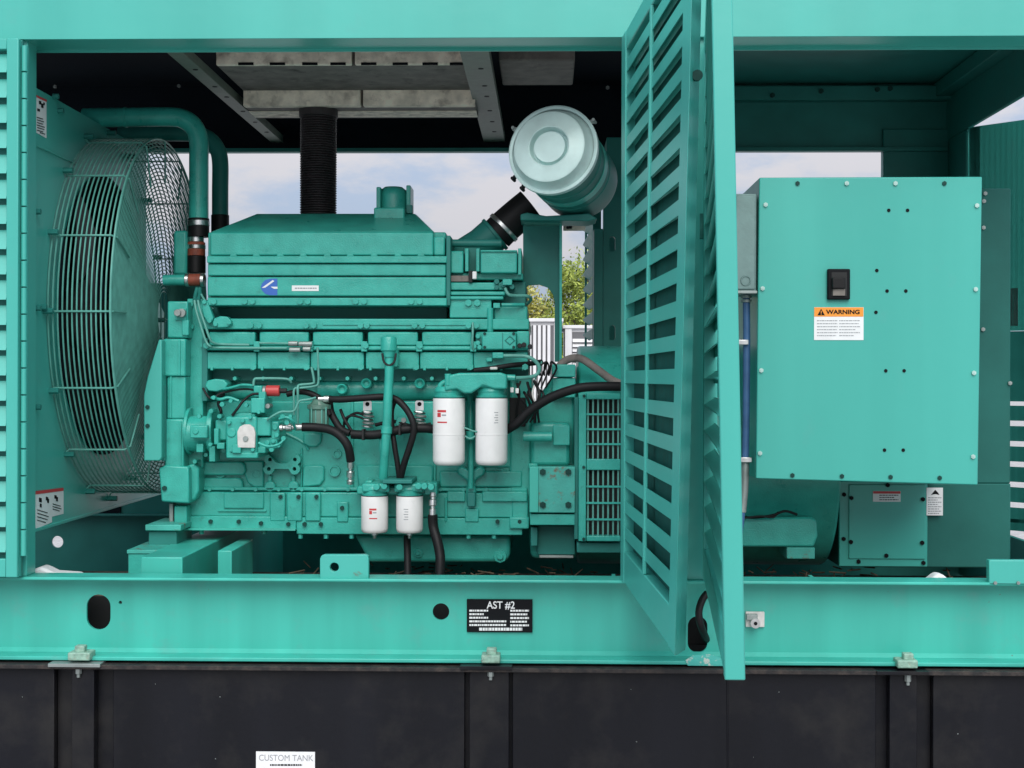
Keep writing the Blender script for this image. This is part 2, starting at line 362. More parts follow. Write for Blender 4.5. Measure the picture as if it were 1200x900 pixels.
part('foot', MB().box(XL, XR, .05, 2.2, 0, .06), 'black', tk, bevel=.003)
lb = part('tank_label', MB().rect(300, 881, 369, 925, -.003, .0), 'paper', tk, bevel=0, label='white printed label at the bottom of the tank')
text('lettering', 'CUSTOM TANK', .028, W(335, 888.5, -.0035), 'grey_ink', lb, width=64*S(0))
dashes('small_print', 316, 894, 354, 899, -.0036, 1, 'ink', lb, seed=4, fill=1)
mb = MB()
rnd = random.Random(5)
for _ in range(12):   # weld spatter and chips on the black sides
    px = rnd.uniform(10, 1190); py = rnd.uniform(795, 895); q = W(px, py, -.0); rr = rnd.uniform(.0009,.0018); mb.cyl(q+Vector((0,.002,0)), q+Vector((rnd.uniform(-.004,.004),-.002,0)), rr, 5)
part('weld_spatter', mb, 'dull', tk, bevel=0, kind='stuff')

# ================================================================== BASE FRAME (skid)
sk = thing('base_frame', 'long teal steel channel frame carrying the engine, on the black tank', 'base frame', (0, 0, ZT))
ZB = W(600, 777.5, 0).z; ZTOP = W(600, 679.5, 0).z; WEB = .085
def arc(cx, cz, rx, h, n=14):   # slot outline (obround), px radius converted
    pts = []
    for k in range(n+1): a = PI*k/n; pts.append((cx+rx*math.cos(a), cz+h+rx*math.sin(a)))
    for k in range(n+1): a = PI+PI*k/n; pts.append((cx+rx*math.cos(a), cz-h+rx*math.sin(a)))
    return pts
def slot(a, b, c, d, Y):
    p, q = W(a, b, Y), W(c, d, Y); rx = (q.x-p.x)/2; h = abs(p.z-q.z)/2-rx
    return arc((p.x+q.x)/2, (p.z+q.z)/2, rx, max(h, .0001))
part('web', MB().sheet_holes([(XL,ZB+.01),(XR,ZB+.01),(XR,ZTOP-.004),(XL,ZTOP-.004)],
     [slot(101.5,696.5,129.5,738,WEB), slot(507,707.5,526.5,726,WEB), slot(806,722,829,765,WEB), slot(139,704,143,708,WEB), slot(784.5,703.5,788.5,707.5,WEB)], WEB, WEB+.012), 'rail', sk, bevel=0)
part('top_chord', MB().box(XL, XR, 0, .11, ZTOP-.010, ZTOP), 'rail', sk, bevel=.003)
part('bottom_chord', MB().box(XL, XR, -.004, .11, ZB, ZB+.013), 'rail', sk, bevel=.003)
part('weld_fillet', MB().hexa([(XL,WEB-.012,ZB+.0131),(XR,WEB-.012,ZB+.0131),(XR,WEB,ZB+.026),(XL,WEB,ZB+.026),(XL,WEB+.004,ZB+.0131),(XR,WEB+.004,ZB+.0131),(XR,WEB+.004,ZB+.026),(XL,WEB+.004,ZB+.026)]), 'rail', sk, bevel=0)
for px in (180, 720, 960):    # blurred seams where the web is stiffened from behind
    part('stiffener', MB().box(xat(px,.1), xat(px,.1)+.012, WEB+.013, .3, ZB+.013, ZTOP-.02), 'rail', sk, bevel=0)
# far channel of the frame, with a round hole that lets daylight through
YB = 2.1
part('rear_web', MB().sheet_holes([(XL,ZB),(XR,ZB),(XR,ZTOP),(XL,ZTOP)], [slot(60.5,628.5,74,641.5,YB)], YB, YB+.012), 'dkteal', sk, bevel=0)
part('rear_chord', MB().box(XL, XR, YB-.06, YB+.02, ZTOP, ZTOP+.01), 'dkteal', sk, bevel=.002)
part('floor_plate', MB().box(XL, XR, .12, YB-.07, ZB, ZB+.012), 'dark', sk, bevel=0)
# cross members
part('cross_beam', MB().box(-1.36, -1.22, .13, 1.95, ZB+.013, 1.0), 'rail', sk, bevel=.004)
part('cross_plate', MB().box(-1.155, -1.105, .36, .72, ZB+.013, .995), 'rail', sk, bevel=.004)
part('mount_block', MB().rect(174,622,207,690,.50,.72), 'dkteal', sk, bevel=.004)
part('mount_cap', MB().rect(170,615,212,622,.48,.74), 'rusty', sk, bevel=.003)
part('mount_step', MB().rect(150,648,177,690,.35,.52), 'cast', sk, bevel=.004)
part('step_cap', MB().rect(148.5,644.5,191,649,.345,.60), 'rusty', sk, bevel=.002)
part('hole_shade_sheet', MB().box(XL+.02, XR-.03, .28, .292, ZB+.013, ZTOP-.105), 'dark', sk, bevel=0)  # added sheet, its dark colour stands for shade behind the web holes
part('end_web', MB().box(XR-.02, XR, .13, YB-.001, ZB+.013, ZTOP-.001), 'dkteal', sk, bevel=0)
# lifting lugs
lg = part('lifting_lug', MB().sheet_holes([(p.x,p.z) for p in (W(x,y,.02) for x,y in ((375,679),(375,655),(376.5,651.5),(380,650),(428,650),(431.5,651.5),(432,655),(432,679)))], [slot(386.5,659.5,397,670,.02)], .02, .045), 'sheet', sk, bevel=.002, label='teal lug with round hole, rusted at one corner')
part('rust_patch', MB().poly([(411,679),(414,671),(419,668.5),(424,672),(430,675),(430.5,679)], .0185, .0205), 'rusty', lg, bevel=0)
part('lifting_lug', MB().rect(1159,656.5,1215,686,.0,.03), 'sheet', sk, bevel=.003)
bolts('bolt', [W(x,y,0) for x,y in ((1166,683),(1193,683))], .006, .006, 'dull', sk)
# hold-down clips with bolts
for px, py, wd in ((92, 766, 26), (575, 769, 22), (1064, 775, 24)):
    cl = part('clamp', MB().rect(px-wd/2, py-1, px+wd/2, py+8.5, -.034, .03), 'clip', sk, bevel=.004)
    part('clamp_nut', MB().rect(px-5, py-9, px+7, py-1, -.02, .012), 'clip', cl, bevel=.004)
    q = W(px, py+20, -.02); part('bolt', MB().cyl(q+Vector((0,0,.02)), q+Vector((0,0,-.010)), .011, 6, smooth=False).cyl(q+Vector((0,0,-.01)), q+Vector((0,0,-.022)), .006, 8), 'dull', cl, bevel=.001)
    part('shim', MB().rect(px-36, py+12, px+25, py+16, -.045, .02), 'dull' if px < 500 else 'black', cl, bevel=.001)
part('chipped_patch', MB().poly([(803,774),(812,768),(830,766.5),(846,771),(851,777),(849,780.5),(806,780)], -.006, -.0042), 'chip', sk, bevel=0)
# lock fitting on the frame by the right door
lk = part('door_lock', MB().rect(874,717,896,735,.072,.085), 'plate', sk, bevel=.002)
q = W(884, 729, .07); part('lock_barrel', MB().lathe([(0,0),(0,.016),(.03,.016),(.03,0)], q+Vector((0,-.028,0)), (0,1,0), 18), 'steel', lk, bevel=0)
part('keyhole', MB().cyl(q+Vector((0,-.0285,0)), q+Vector((0,-.0295,0)), .006, 10), 'ink', lk, bevel=0)
part('lock_tongue', MB().rect(875,720,888,727,.055,.072), 'dull', lk, bevel=.002)
hose('drain_hose', [(829,695,.03),(823,703,.02),(819,717,.0),(821,732,.0),(826,745,.05),(829,752,.12)], 4.3, 'rubber', sk)
# black plate with white print
sg = tag(part('information_plate', MB().rect(547,702.5,624,741,.076,.0845), 'ink', None, bevel=.001), 'black AST #2 information plate with white print on the teal channel', 'sign')
YS = .0755
text('heading', 'AST #2', .034, W(587, 709.5, YS), 'paper', sg, width=33*S(YS), bold=.014)
dashes('print_column', 549.5,713.5,574,726,YS,3,'paper',sg,seed=2,fill=.92,h=.5); dashes('print_column', 597.5,713.5,621,735,YS,5,'paper',sg,seed=3,fill=.95,h=.5)
dashes('print_column', 549.5,726,596,734.6,YS,2,'paper',sg,seed=8,fill=.95,h=.5)
dashes('bottom_line', 561,734.6,613,740,YS,1,'paper',sg,seed=6,fill=.98,h=.62)

# ================================================================== ENCLOSURE SHELL
en = thing('generator_enclosure', 'teal sheet metal housing with open sides around the engine', 'enclosure', (0, 0, ZTOP))
ZH = W(600, 44, 0).z; ZC = 2.985
part('header_panel', MB().box(XL, XR, 0, .004, ZH, 3.25), 'sheet', en, bevel=.001)
part('header_soffit', MB().box(XL, XR, .004, .155, ZH, ZH+.004), 'sheet', en, bevel=.001)
part('header_lip', MB().box(XL, XR, .150, .156, ZH-.009, ZH+.05), 'sheet', en, bevel=.001)
part('header_inner', MB().box(XL, XR, .157, .163, ZH+.005, ZC), 'lining_and_shade', en, bevel=0)
xm = .36
part('ceiling_panel', MB().box(XL, xm, .05, 2.15, ZC, ZC+.02), 'lining_and_shade', en, bevel=0)
part('ceiling_panel', MB().box(xm, 1.9, .05, 2.15, ZC, ZC+.02), 'dkteal', en, bevel=0)
part('roof', MB().box(XL-.05, XR+.05, -.03, 2.25, 3.2, 3.25), 'sheet', en, bevel=.004)
ZR = W(600, 178, YB).z
part('rear_header', MB().box(XL, xm, YB, YB+.02, ZR, ZC), 'lining_and_shade', en, bevel=0)
part('rear_header', MB().box(xm, 1.9, YB, YB+.02, ZR, ZC), 'dkteal', en, bevel=0)
part('rear_lip', MB().box(XL, 1.86, YB-.05, YB-.001, ZR-.006, ZR+.012), 'dkteal', en, bevel=.001)
part('rear_angle', MB().box(xm, 1.9, YB-.07, YB-.001, ZC-.085, ZC-.02), 'dkteal', en, bevel=.003)
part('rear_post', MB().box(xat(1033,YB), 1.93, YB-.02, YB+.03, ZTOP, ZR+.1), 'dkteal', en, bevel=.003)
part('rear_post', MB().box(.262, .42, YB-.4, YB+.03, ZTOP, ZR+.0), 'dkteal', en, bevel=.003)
part('rear_post', MB().box(XL, -2.02, YB-.02, YB+.03, ZTOP, ZR), 'lining_and_shade', en, bevel=0)
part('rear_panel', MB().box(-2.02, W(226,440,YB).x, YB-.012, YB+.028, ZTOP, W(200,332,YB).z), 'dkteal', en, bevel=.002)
# right end wall: header above the end opening, and a corner post
part('end_header', MB().box(1.868, 1.885, .16, YB, 2.72, ZC), 'dkteal', en, bevel=.002)
part('end_angle', MB().box(1.80, 1.867, .2, YB-.02, ZC-.07, ZC-.005), 'dkteal', en, bevel=.003)
part('end_post', MB().box(1.870, 1.95, 1.78, YB, ZTOP, 2.719), 'dkteal', en, bevel=.002)
part('end_jamb', MB().box(1.862, 1.869, 1.74, 1.77, ZTOP, 2.7), 'sheet', en, bevel=.001)
part('front_post', MB().box(xat(742), xat(830), .02, .12, ZTOP, ZH+.1), 'sheet', en, bevel=.003)
part('front_post', MB().box(XL, xat(29), .02, .10, ZTOP, ZH+.1), 'sheet', en, bevel=.003)
part('inner_post', MB().sheet_holes([(p.x,p.z) for p in (W(707,232,1.2),W(729,232,1.2),W(729,432,1.2),W(707,432,1.2))], [slot(714,277,721,295,1.2), slot(714,381,721,399,1.2)], 1.2, 1.23), 'dkteal', en, bevel=0)
part('inner_post', MB().rect(696,268,706.5,430,1.19,1.30), 'dkteal', en, bevel=.002)
bolts('bolt', [W(x,y,YB-.071) for x,y in ((905,112),(962,107),(1028,105),(1043,104))], .012, .012, 'darkbolt', en)
bolts('bolt', [W(x,y,2.0) for x,y in ((712,103),(65,102),(210,101))], .009, .01, 'dull', en)
# ceiling braces carrying the muffler
def brace(x0, x1, label):
    t = thing('support_brace', label, 'brace', (x0, .2, 2.75), 'ceiling braces beside the muffler')
    part('flange', MB().box(x0, x1, .22, 2.09, 2.715, 2.722), 'brace', t, bevel=.001)
    part('web', MB().box(x0, x0+.006, .22, 2.09, 2.722, 2.79), 'brace', t, bevel=.001)
    mb = MB()
    for yy in (.5,.8,1.0,1.3,1.55,1.8): mb.cyl((x0+(x1-x0)*.6, yy, 2.7151), (x0+(x1-x0)*.6, yy, 2.7135), .010, 10)
    part('bolt_holes', mb, 'ink', t, bevel=0, kind='stuff')
    part('lip', MB().box(x1-.006, x1, .22, 2.09, 2.722, 2.75), 'brace', t, bevel=.001)
brace(-1.305, -1.25, 'long grey-green steel ceiling brace left of the muffler')
brace(-.30, -.20, 'drilled grey-green steel ceiling brace right of the muffler')
# lagged muffler
mf = thing('muffler', 'lagged exhaust muffler hung under the ceiling between two braces', 'muffler', (-.8, .9, 2.9))
x0, x1 = -1.22, -.27
part('casing', MB().box(x0, x1, .62, 1.06, 2.752, 2.95), 'muff', mf, bevel=.004)
for a, b in ((x0, xat(413,.6)-.006), (xat(413,.6)+.006, x1-.005)):
    part('front_strip', MB().box(a, b, .595, .617, 2.752, 2.90), 'mufflight', mf, bevel=.004)
mb = MB()
for px in (288, 325, 363, 396, 432, 469, 504, 536): mb.rect(px-9, 73.2, px+9, 76, .592, .60)
part('strip_slots', mb, 'ink', mf, bevel=0, kind='stuff')
for a, b in ((x0, xat(422,1.06)-.003), (xat(423,1.06)+.004, x1-.02)):
    part('lower_strip', MB().box(a, b, 1.062, 1.10, 2.69, 2.95), 'mufflight', mf, bevel=.005)
part('rear_casing', MB().box(x0, x1-.02, 1.101, 1.34, 2.692, 2.95), 'muff', mf, bevel=.005)
part('seam_strip', MB().box(x0, x1-.02, 1.17, 1.30, 2.688, 2.6915), 'mufflight', mf, bevel=.001)
part('side_casing', MB().box(-.18, .10, .62, 1.06, 2.77, 2.95), 'muff', mf, bevel=.006)

# exhaust bellows
ex = thing('exhaust_bellows', 'dark ribbed exhaust bellows rising from the engine to the muffler', 'exhaust pipe', W(373, 255, 1.15))
prof = []; z0 = W(373,256,1.15).z; z1 = 2.70; n = 46; r = 21.5*S(1.15)
for i in range(n):
    f = i/n*(z1-z0); h = (z1-z0)/n
    prof += [(f, r*.90), (f+h*.35, r), (f+h*.65, r)]
part('bellows', MB().lathe([(0,0)]+prof+[(z1-z0, r*.9), (z1-z0, 0)], W(373,256,1.15), (0,0,1), 28, smooth=False), 'bellow', ex, bevel=0)
part('collar', MB().lathe([(0,0),(0,r*1.06),(.05,r*1.06),(.05,0)], Vector((W(373,256,1.15).x, 1.15, 2.66)), (0,0,1), 28), 'bellow', ex, bevel=.003)

# ================================================================== RADIATOR
RX = -1.72
rd = thing('radiator', 'tall teal radiator with a large round wire fan guard, left end', 'radiator', (RX, .9, ZTOP))
GC = Vector((RX, .92, W(600,371,.92).z)); GR = .685
zb = WX(186,577,RX).z; zt = WX(32,97,RX).z; y0, y1 = .06, 1.74
# fan shroud plate lies in the YZ plane: built in XZ then turned
def toYZ(x0):
    return lambda c: Vector((x0-c.y, c.x, c.z))
HC = Vector((RX, .885, GC.z)); yp = 1.45
ring_h = [(HC.y+.53*math.cos(2*PI*k/56), HC.z+.53*math.sin(2*PI*k/56)) for k in range(56)]
part('shroud_plate', MB().sheet_holes([(y0,zb),(y1,zb),(y1,GC.z+.05),(yp,GC.z+.20),(yp,zt),(y0,zt)], [ring_h], 0, .006).xf(toYZ(RX)), 'sheet', rd, bevel=0)
part('shroud_ring', MB().lathe([(0,.54),(.03,.54),(.03,.53),(-.14,.53),(-.14,.54),(0,.54)], HC, (1,0,0), 56).xf(lambda c: c-Vector((.02,0,0))), 'lining_and_shade', rd, bevel=0)  # barrel coloured dark to stand for the shade inside it
part('bottom_fold', MB().box(RX-.06, RX+.004, y0, y1, zb-.012, zb), 'sheet', rd, bevel=.002)
part('radiator_core', MB().box(RX-.5, RX-.22, y0, yp, zb, zt), 'dark', rd, bevel=0)
part('side_plate', MB().box(RX-.5, RX-.007, y0, y0+.006, zb, zt), 'sheet', rd, bevel=.002)
part('top_tank', MB().box(RX-.5, RX-.007, y0+.01, yp, zt-.006, zt), 'dkteal', rd, bevel=.002)
part('seam_fold', MB().tube([WX(32,166,RX)+Vector((.003,0,0)), Vector((RX+.003, .55, WX(32,166,RX).z))], .004, 8), 'sheet', rd, bevel=0)
fan = part('fan', MB().lathe([(0,0),(0,.14),(.08,.14),(.08,0)], HC-Vector((.16,0,0)), (1,0,0), 24), 'dark', rd, bevel=.002)
for k in range(8):
    a = 2*PI*k/8; u = Vector((0, math.cos(a), math.sin(a))); v = Vector((0,-math.sin(a),math.cos(a))); c = HC-Vector((.13,0,0))
    mb = MB().hexa([c+u*.13-v*.05+Vector((-.03,0,0)), c+u*.50-v*.11+Vector((-.05,0,0)), c+u*.50+v*.10+Vector((.05,0,0)), c+u*.13+v*.05+Vector((.03,0,0)),
                    c+u*.13-v*.05+Vector((-.036,0,0)), c+u*.50-v*.11+Vector((-.056,0,0)), c+u*.50+v*.10+Vector((.044,0,0)), c+u*.13+v*.05+Vector((.024,0,0))])
    part('fan_blade', mb, 'dark', fan, bevel=0)
# guard: rings round the side, concentric rings on the face, stays
GD = .222; NS = 13
def ringpts(x, r, n=72): return [Vector((x, GC.y+r*math.cos(2*PI*k/n), GC.z+r*math.sin(2*PI*k/n))) for k in range(n)]
gd = part('fan_guard', MB().tube(ringpts(RX+GD, GR, 72), .0045, 6, closed=True), 'guard', rd, bevel=0)
src = None
for i in range(NS):
    x = RX+.006+i*(GD-.006)/NS
    if src is None: src = part('guard_ring', MB().tube(ringpts(x, GR, 72), .0031, 6, closed=True), 'guard', gd, bevel=0); s0 = wloc(src)
    else: inst(src, s0+Vector((i*(GD-.006)/NS, 0, 0)), gd)
mb = MB(); rr = GR-.014
while rr > .09:
    mb.tube(ringpts(RX+GD+.0*(GR-rr), rr, 60 if rr > .3 else 36), .0023, 4, closed=True); rr -= .014
part('face_rings', mb, 'guard', gd, bevel=0, kind='stuff')
for k in range(16):
    a = 2*PI*k/16+.02; u = Vector((0, math.cos(a), math.sin(a)))
    pts = [GC+u*(GR+.02)+Vector((.004,0,0)), GC+u*(GR+.006)+Vector((.012,0,0)), GC+u*(GR+.006)+Vector((GD-.01,0,0)), GC+u*(GR-.01)+Vector((GD+.006,0,0)), GC+u*.52+Vector((GD+.006,0,0))]
    part('stay', MB().tube(pts, .0036, 6), 'guard', gd, bevel=0)
    part('guard_bolt', MB().cyl(GC+u*(GR+.03)+Vector((0,0,0)), GC+u*(GR+.03)+Vector((.035,0,0)), .010, 6, smooth=False), 'dkteal', gd, bevel=0)
mb = MB()
for px, py in ((41,248),(41,361),(41,477),(62,113),(68,130),(48,360)):
    q = WX(px,py,RX); mb.cyl(q, q+Vector((.02,0,0)), .010, 6, smooth=False)
part('shroud_bolts', mb, 'dkteal', rd, bevel=0, kind='stuff')
def side_sticker(pts, redh, marks, name, lab, seed):
    s_ = part(name, MB().prism([WX(x,y,RX+.0012) for x,y in pts], (-1,0,0), .001), 'paper', rd, bevel=0, label=lab)
    for poly, m in redh:
        part('header_band', MB().prism([WX(x,y,RX+.0022) for x,y in poly], (-1,0,0), .0008), m, s_, bevel=0)
    mb = MB()
    for x,y,w_,h_ in marks: mb.prism([WX(a,b,RX+.0026) for a,b in ((x,y),(x+w_,y+.3*w_),(x+w_,y+h_+.3*w_),(x,y+h_))], (-1,0,0), .0008)
    part('print', mb, 'ink', s_, bevel=0, kind='stuff')
side_sticker([(42,113),(54.5,119),(54.5,162),(42,155)], [([(42,111),(55,117),(55,119.5),(42,113.5)],'red')],
    [(46,118,2.5,4),(48.5,121,2.5,5),(51,120,1.5,3),(44,127,3,3),(43.5,137,7,.9),(43.5,140,8,.9),(43.5,143,7,.9),(43.5,146,9,.9),(44,149,8,.9),(43.5,152,7,.9),(47,155,6,.9)], 'warning_sticker', 'narrow white sticker high on the radiator plate', 1)
side_sticker([(41.5,578),(74.5,574),(74.5,602),(61,605.5),(61,612),(42,620)], [([(41.5,575.5),(74.5,571.5),(74.5,575),(41.5,579.5)],'red')],
    [(46,583,3,5),(47,590,2,4),(54,582,2.5,4),(55.5,584,2,5),(64,580,2.5,4),(66,582,2,5),(44,597,12,.9),(44,601,13,.9),(44,605,12,.9),(62,590,9,.9),(62,593,10,.9),(62,596,8,.9),(44,609,10,.9)], 'warning_sticker', 'wide white sticker with red band low on the radiator plate', 2)

# ================================================================== LEFT LOUVRED DOOR (folded flat at the left edge)
def blade(p0, p1, z, n, depth, drop, th=.003):     # louvre blade between two plan points; n = outward normal in plan
    p0 = Vector((*p0, 0)); p1 = Vector((*p1, 0)); n = Vector((*n, 0))
    a = Vector((0,0,z+drop/2)); b = Vector((0,0,z-drop/2)); up = Vector((0,0,th))
    f = n*depth/2
    return MB().hexa([p0+f+b, p1+f+b, p1-f+a, p0-f+a, p0+f+b-up, p1+f+b-up, p1-f+a-up, p0-f+a-up])
ld = thing('louvered_door', 'teal louvred door folded back at the left edge of the opening', 'door', (xat(22), -.03, ZTOP), 'louvred doors of the housing')
zlo, zhi = W(20,676,-.03).z, W(20,46,-.03).z
xd0, xd1 = -2.6, xat(20.5,-.045)
part('stile', MB().box(xat(6.5,-.045), xd1, -.045, -.005, zlo, zhi), 'sheet', ld, bevel=.003)
part('top_rail', MB().box(xd0, xat(6.4,-.045), -.044, -.006, zhi-.035, zhi-.001), 'sheet', ld, bevel=.002)
part('bottom_rail', MB().box(xd0, xat(6.4,-.045), -.044, -.006, zlo+.001, zlo+.06), 'sheet', ld, bevel=.002)
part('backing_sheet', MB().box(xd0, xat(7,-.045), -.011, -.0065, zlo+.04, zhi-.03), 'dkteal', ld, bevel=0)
zz = zhi-.035-.075; first = None; z00 = zz
while zz > zlo+.07:
    if first is None:
        first = part('slat', MB().hexa([(xd0,-.045,zz),(xat(6.3,-.045),-.045,zz),(xat(6.3,-.045),-.020,zz+.064),(xd0,-.020,zz+.064),(xd0,-.041,zz),(xat(6.3,-.045),-.041,zz),(xat(6.3,-.045),-.016,zz+.064),(xd0,-.016,zz+.064)]), 'sheet', ld, bevel=0); f0 = wloc(first)
    else: inst(first, f0+Vector((0,0,zz-z00)), ld)
    zz -= .0818
hx = xat(26.6,-.03)
part('hinge_leaf', MB().box(xat(22.0,-.02), xat(25.0,-.02), -.02, -.004, zlo, zhi), 'dkteal', ld, bevel=.001)
zz = zhi-.02; kk = None; k0 = zz
while zz-.085 > zlo:
    if kk is None: kk = part('hinge_knuckle', MB().cyl((hx,-.022,zz), (hx,-.022,zz-.083), .0095, 12), 'sheet', ld, bevel=.001); kl = wloc(kk)
    else: inst(kk, kl+Vector((0,0,zz-k0)), ld)
    zz -= .0875

# ================================================================== OPEN LOUVRED DOORS (middle)
def open_door(far, near, n, th, z0, z1, twist, label, stile=.045, mull=True, bottom=.10, facing=1, sag=0.0, gap_shade=False):
    """far/near plan points of the seen face; n = plan normal of that face (towards -X)"""
    far = Vector((*far,0)); near = Vector((*near,0)); Ld = (near-far).length; u = (near-far)/Ld; nn = Vector((*n,0))
    t = thing('louvered_door', label, 'door', (far.x, far.y, z0), 'louvred doors of the housing')
    zc = 1.6
    def tr(c):     # local d, depth, z -> world with the door's slight twist
        p = far+u*c.x - nn*c.y; k = max(c.x,0)/Ld
        return Vector((p.x + twist*(c.z-zc)*k, p.y, c.z - sag*k))
    def P(name, mb, m='sheet', bevel=.003, **k): return part(name, mb.xf(tr), m, t, bevel=bevel, **k)
    sl = .075 if facing < 0 else .004
    P('stile', MB().hexa([(Ld-stile-sl,0,z0),(Ld,0,z0),(Ld-sl,th,z0),(Ld-stile-sl,th,z0),(Ld-stile-sl,0,z1),(Ld,0,z1),(Ld-sl,th,z1),(Ld-stile-sl,th,z1)]))
    stile += sl
    P('stile', MB().box(0, stile*.8, 0, th, z0, z1))
    P('bottom_rail', MB().box(stile*.8+.001, Ld-stile-.001, .002, th-.002, z0+.001, z0+bottom))
    P('top_rail', MB().box(stile*.8+.001, Ld-stile-.001, .002, th-.002, z1-.06, z1-.001))
    if gap_shade: P('gap_shade', MB().box(stile*.8+.001, Ld-stile-.001, th-.0045, th-.0035, z0+bottom-.01, z1-.055), 'gap_shade', bevel=0)  # added dark sheet that puts shade into the louvre gaps
    if mull: P('mullion', MB().box(Ld*.485-.012, Ld*.485+.012, -.001, .010, z0+bottom+.001, z1-.061))
    zz = z1-.062-.05; i = 0
    while zz > z0+bottom+.02:
        mb = MB(); a, b = stile*.8+.001, Ld-stile-.001
        d0, d1 = (.004, th-.006) if facing < 0 else (th-.006, .004)     # inner edge, outer edge
        e = .003 if facing < 0 else -.003
        mb.hexa([(a,d0,zz-.019),(b,d0,zz-.019),(b,d0,zz+.019),(a,d0,zz+.019),(a,d0+e,zz-.019),(b,d0+e,zz-.019),(b,d0+e,zz+.019),(a,d0+e,zz+.019)])
        mb.hexa([(a,d0+e,zz+.017),(b,d0+e,zz+.017),(b,d1,zz-.004),(a,d1,zz-.004),(a,d0+e,zz+.014),(b,d0+e,zz+.014),(b,d1,zz-.007),(a,d1,zz-.007)])
        P('slat', mb, bevel=0); zz -= .0818
    return t, tr
zd0, zd1 = .957, 2.70
far1 = (W(727.5,444,-.02).x, -.02); nr1 = (W(799,444,-1.30).x, -1.30)
def perp(a, b):
    d = Vector((b[0]-a[0], b[1]-a[1])).normalized(); return (d.y, -d.x)
n1 = perp(far1, nr1)
d1, tr1 = open_door(far1, nr1, n1, .036, zd0, zd1, .0235, 'teal louvred door swung open, left one of the middle pair', facing=-1, gap_shade=True)
Ld1 = (Vector(nr1)-Vector(far1)).length
part('latch', MB().lathe([(0,0),(0,.013),(.012,.013),(.012,.007),(.03,.007),(.03,0)], (0,0,0), (0,1,0), 14).xf(lambda c: tr1(Vector((Ld1-.022-c.y, .022+c.x, 2.31+c.z)))), 'darkbolt', d1, bevel=0)
far2 = (W(824,444,-.02).x, -.02); nr2 = (W(842.5,444,-1.57).x, -1.57)
n2_ = perp(far2, nr2)
d2, tr2 = open_door(far2, nr2, n2_, .044, zd0+.003, zd1, -.021, 'teal louvred door swung open towards the viewer, right one of the middle pair', facing=1, mull=False)
part('hinge_tab', MB().box(.0,.03,-.012,-.001,2.05,2.13).xf(tr2), 'dkteal', d2, bevel=.001)

# rear doors opened away
rdn = thing('louvered_door', 'rear louvred door swung open, seen edge-on behind the engine', 'door', (.266, YB, ZTOP), 'louvred doors of the housing')
pa, pb = Vector((W(699,400,YB+.05).x, YB+.05)), Vector((W(686.5,400,YB+1.05).x, YB+1.05))
part('stile', MB().box(pa.x-.02, pa.x+.02, pa.y-.03, pa.y+.0, ZTOP, ZR-.02), 'dkteal', rdn)
part('stile', MB().box(pb.x-.006, pb.x+.006, pb.y, pb.y+.03, ZTOP, ZR-.02), 'dkteal', rdn)
zz = ZTOP+.06; f_ = None; za = zz
nn = perp(pa, pb)
while zz < ZR-.08:
    if f_ is None: f_ = part('slat', blade(pa, pb, zz, nn, .035, .030), 'dkteal', rdn, bevel=0); fl = wloc(f_)  # deeper teal puts the backlit silhouette into the slat colour
    else: inst(f_, fl+Vector((0,0,zz-za)), rdn)
    zz += .0818
part('top_rail', MB().hexa([(pa.x-.018,pa.y,ZR-.05),(pa.x+.018,pa.y,ZR-.05),(pa.x+.018,pa.y,ZR-.02),(pa.x-.018,pa.y,ZR-.02),(pb.x-.018,pb.y,ZR-.05),(pb.x+.018,pb.y,ZR-.05),(pb.x+.018,pb.y,ZR-.02),(pb.x-.018,pb.y,ZR-.02)]), 'sheet', rdn, bevel=0)

# right end door, swung out: solid above, louvred below
A = Vector((W(1139,444,1.62).x, 1.62)); B = Vector((A.x+.62, A.y-.62)); u2 = (B-A).normalized(); n2 = Vector((-u2.y, u2.x))*-1
ed = thing('end_door', 'end door of the housing swung out at right, solid above and louvred below', 'door', (A.x, A.y, ZTOP))
def E(c): q = A+u2*c.x; return Vector((q.x-u2.y*c.y*-1, q.y+u2.x*c.y, c.z))
ze0, ze1, zm = .96, 2.70, 1.6+57*6.1/F
part('upper_panel', MB().box(.0, .88, .0, .02, zm, ze1).xf(E), 'sheet', ed, bevel=.002)
part('stile', MB().box(-.012, .03, -.006, -.0005, zm-.02, ze1-.004).xf(E), 'sheet', ed, bevel=.001)
part('latch_plate', MB().box(.10, .2, -.014, -.001, 1.83, 1.99).xf(E), 'boxgrey', ed, bevel=.004)
part('side_stile', MB().box(.0, .012, .0, .03, ze0, zm-.002).xf(E), 'dkteal', ed, bevel=.001)
part('side_stile', MB().box(.84, .88, .0, .03, ze0, zm-.002).xf(E), 'dkteal', ed, bevel=.001)
part('middle_panel', MB().box(.0125, .839, .004, .02, zm-.30, zm-.002).xf(E), 'dkteal', ed, bevel=.001)
part('bottom_rail', MB().box(.0125, .839, .004, .03, ze0, ze0+.05).xf(E), 'dkteal', ed, bevel=.001)
zz = zm-.33-.02; fs = None; zs = zz
while zz > ze0+.06:
    if fs is None: fs = part('slat', MB().box(.0125, .839, .004, .012, zz-.032, zz+.032).xf(E), 'dkteal', ed, bevel=0); fl = wloc(fs)
    else: inst(fs, fl+Vector((0,0,zz-zs)), ed)
    zz -= .0865

# ================================================================== ENGINE
eg = thing('diesel_engine', 'large teal six cylinder diesel engine in the open housing', 'engine', (W(420,620,1.0).x, 1.0, .95))
def R(name, m, *rects, bevel=.003, parent=None, label=None):
    mb = MB()
    for q in rects: mb.rect(*q)
    return part(name, mb, m, parent or eg, label, bevel)
YF = .60
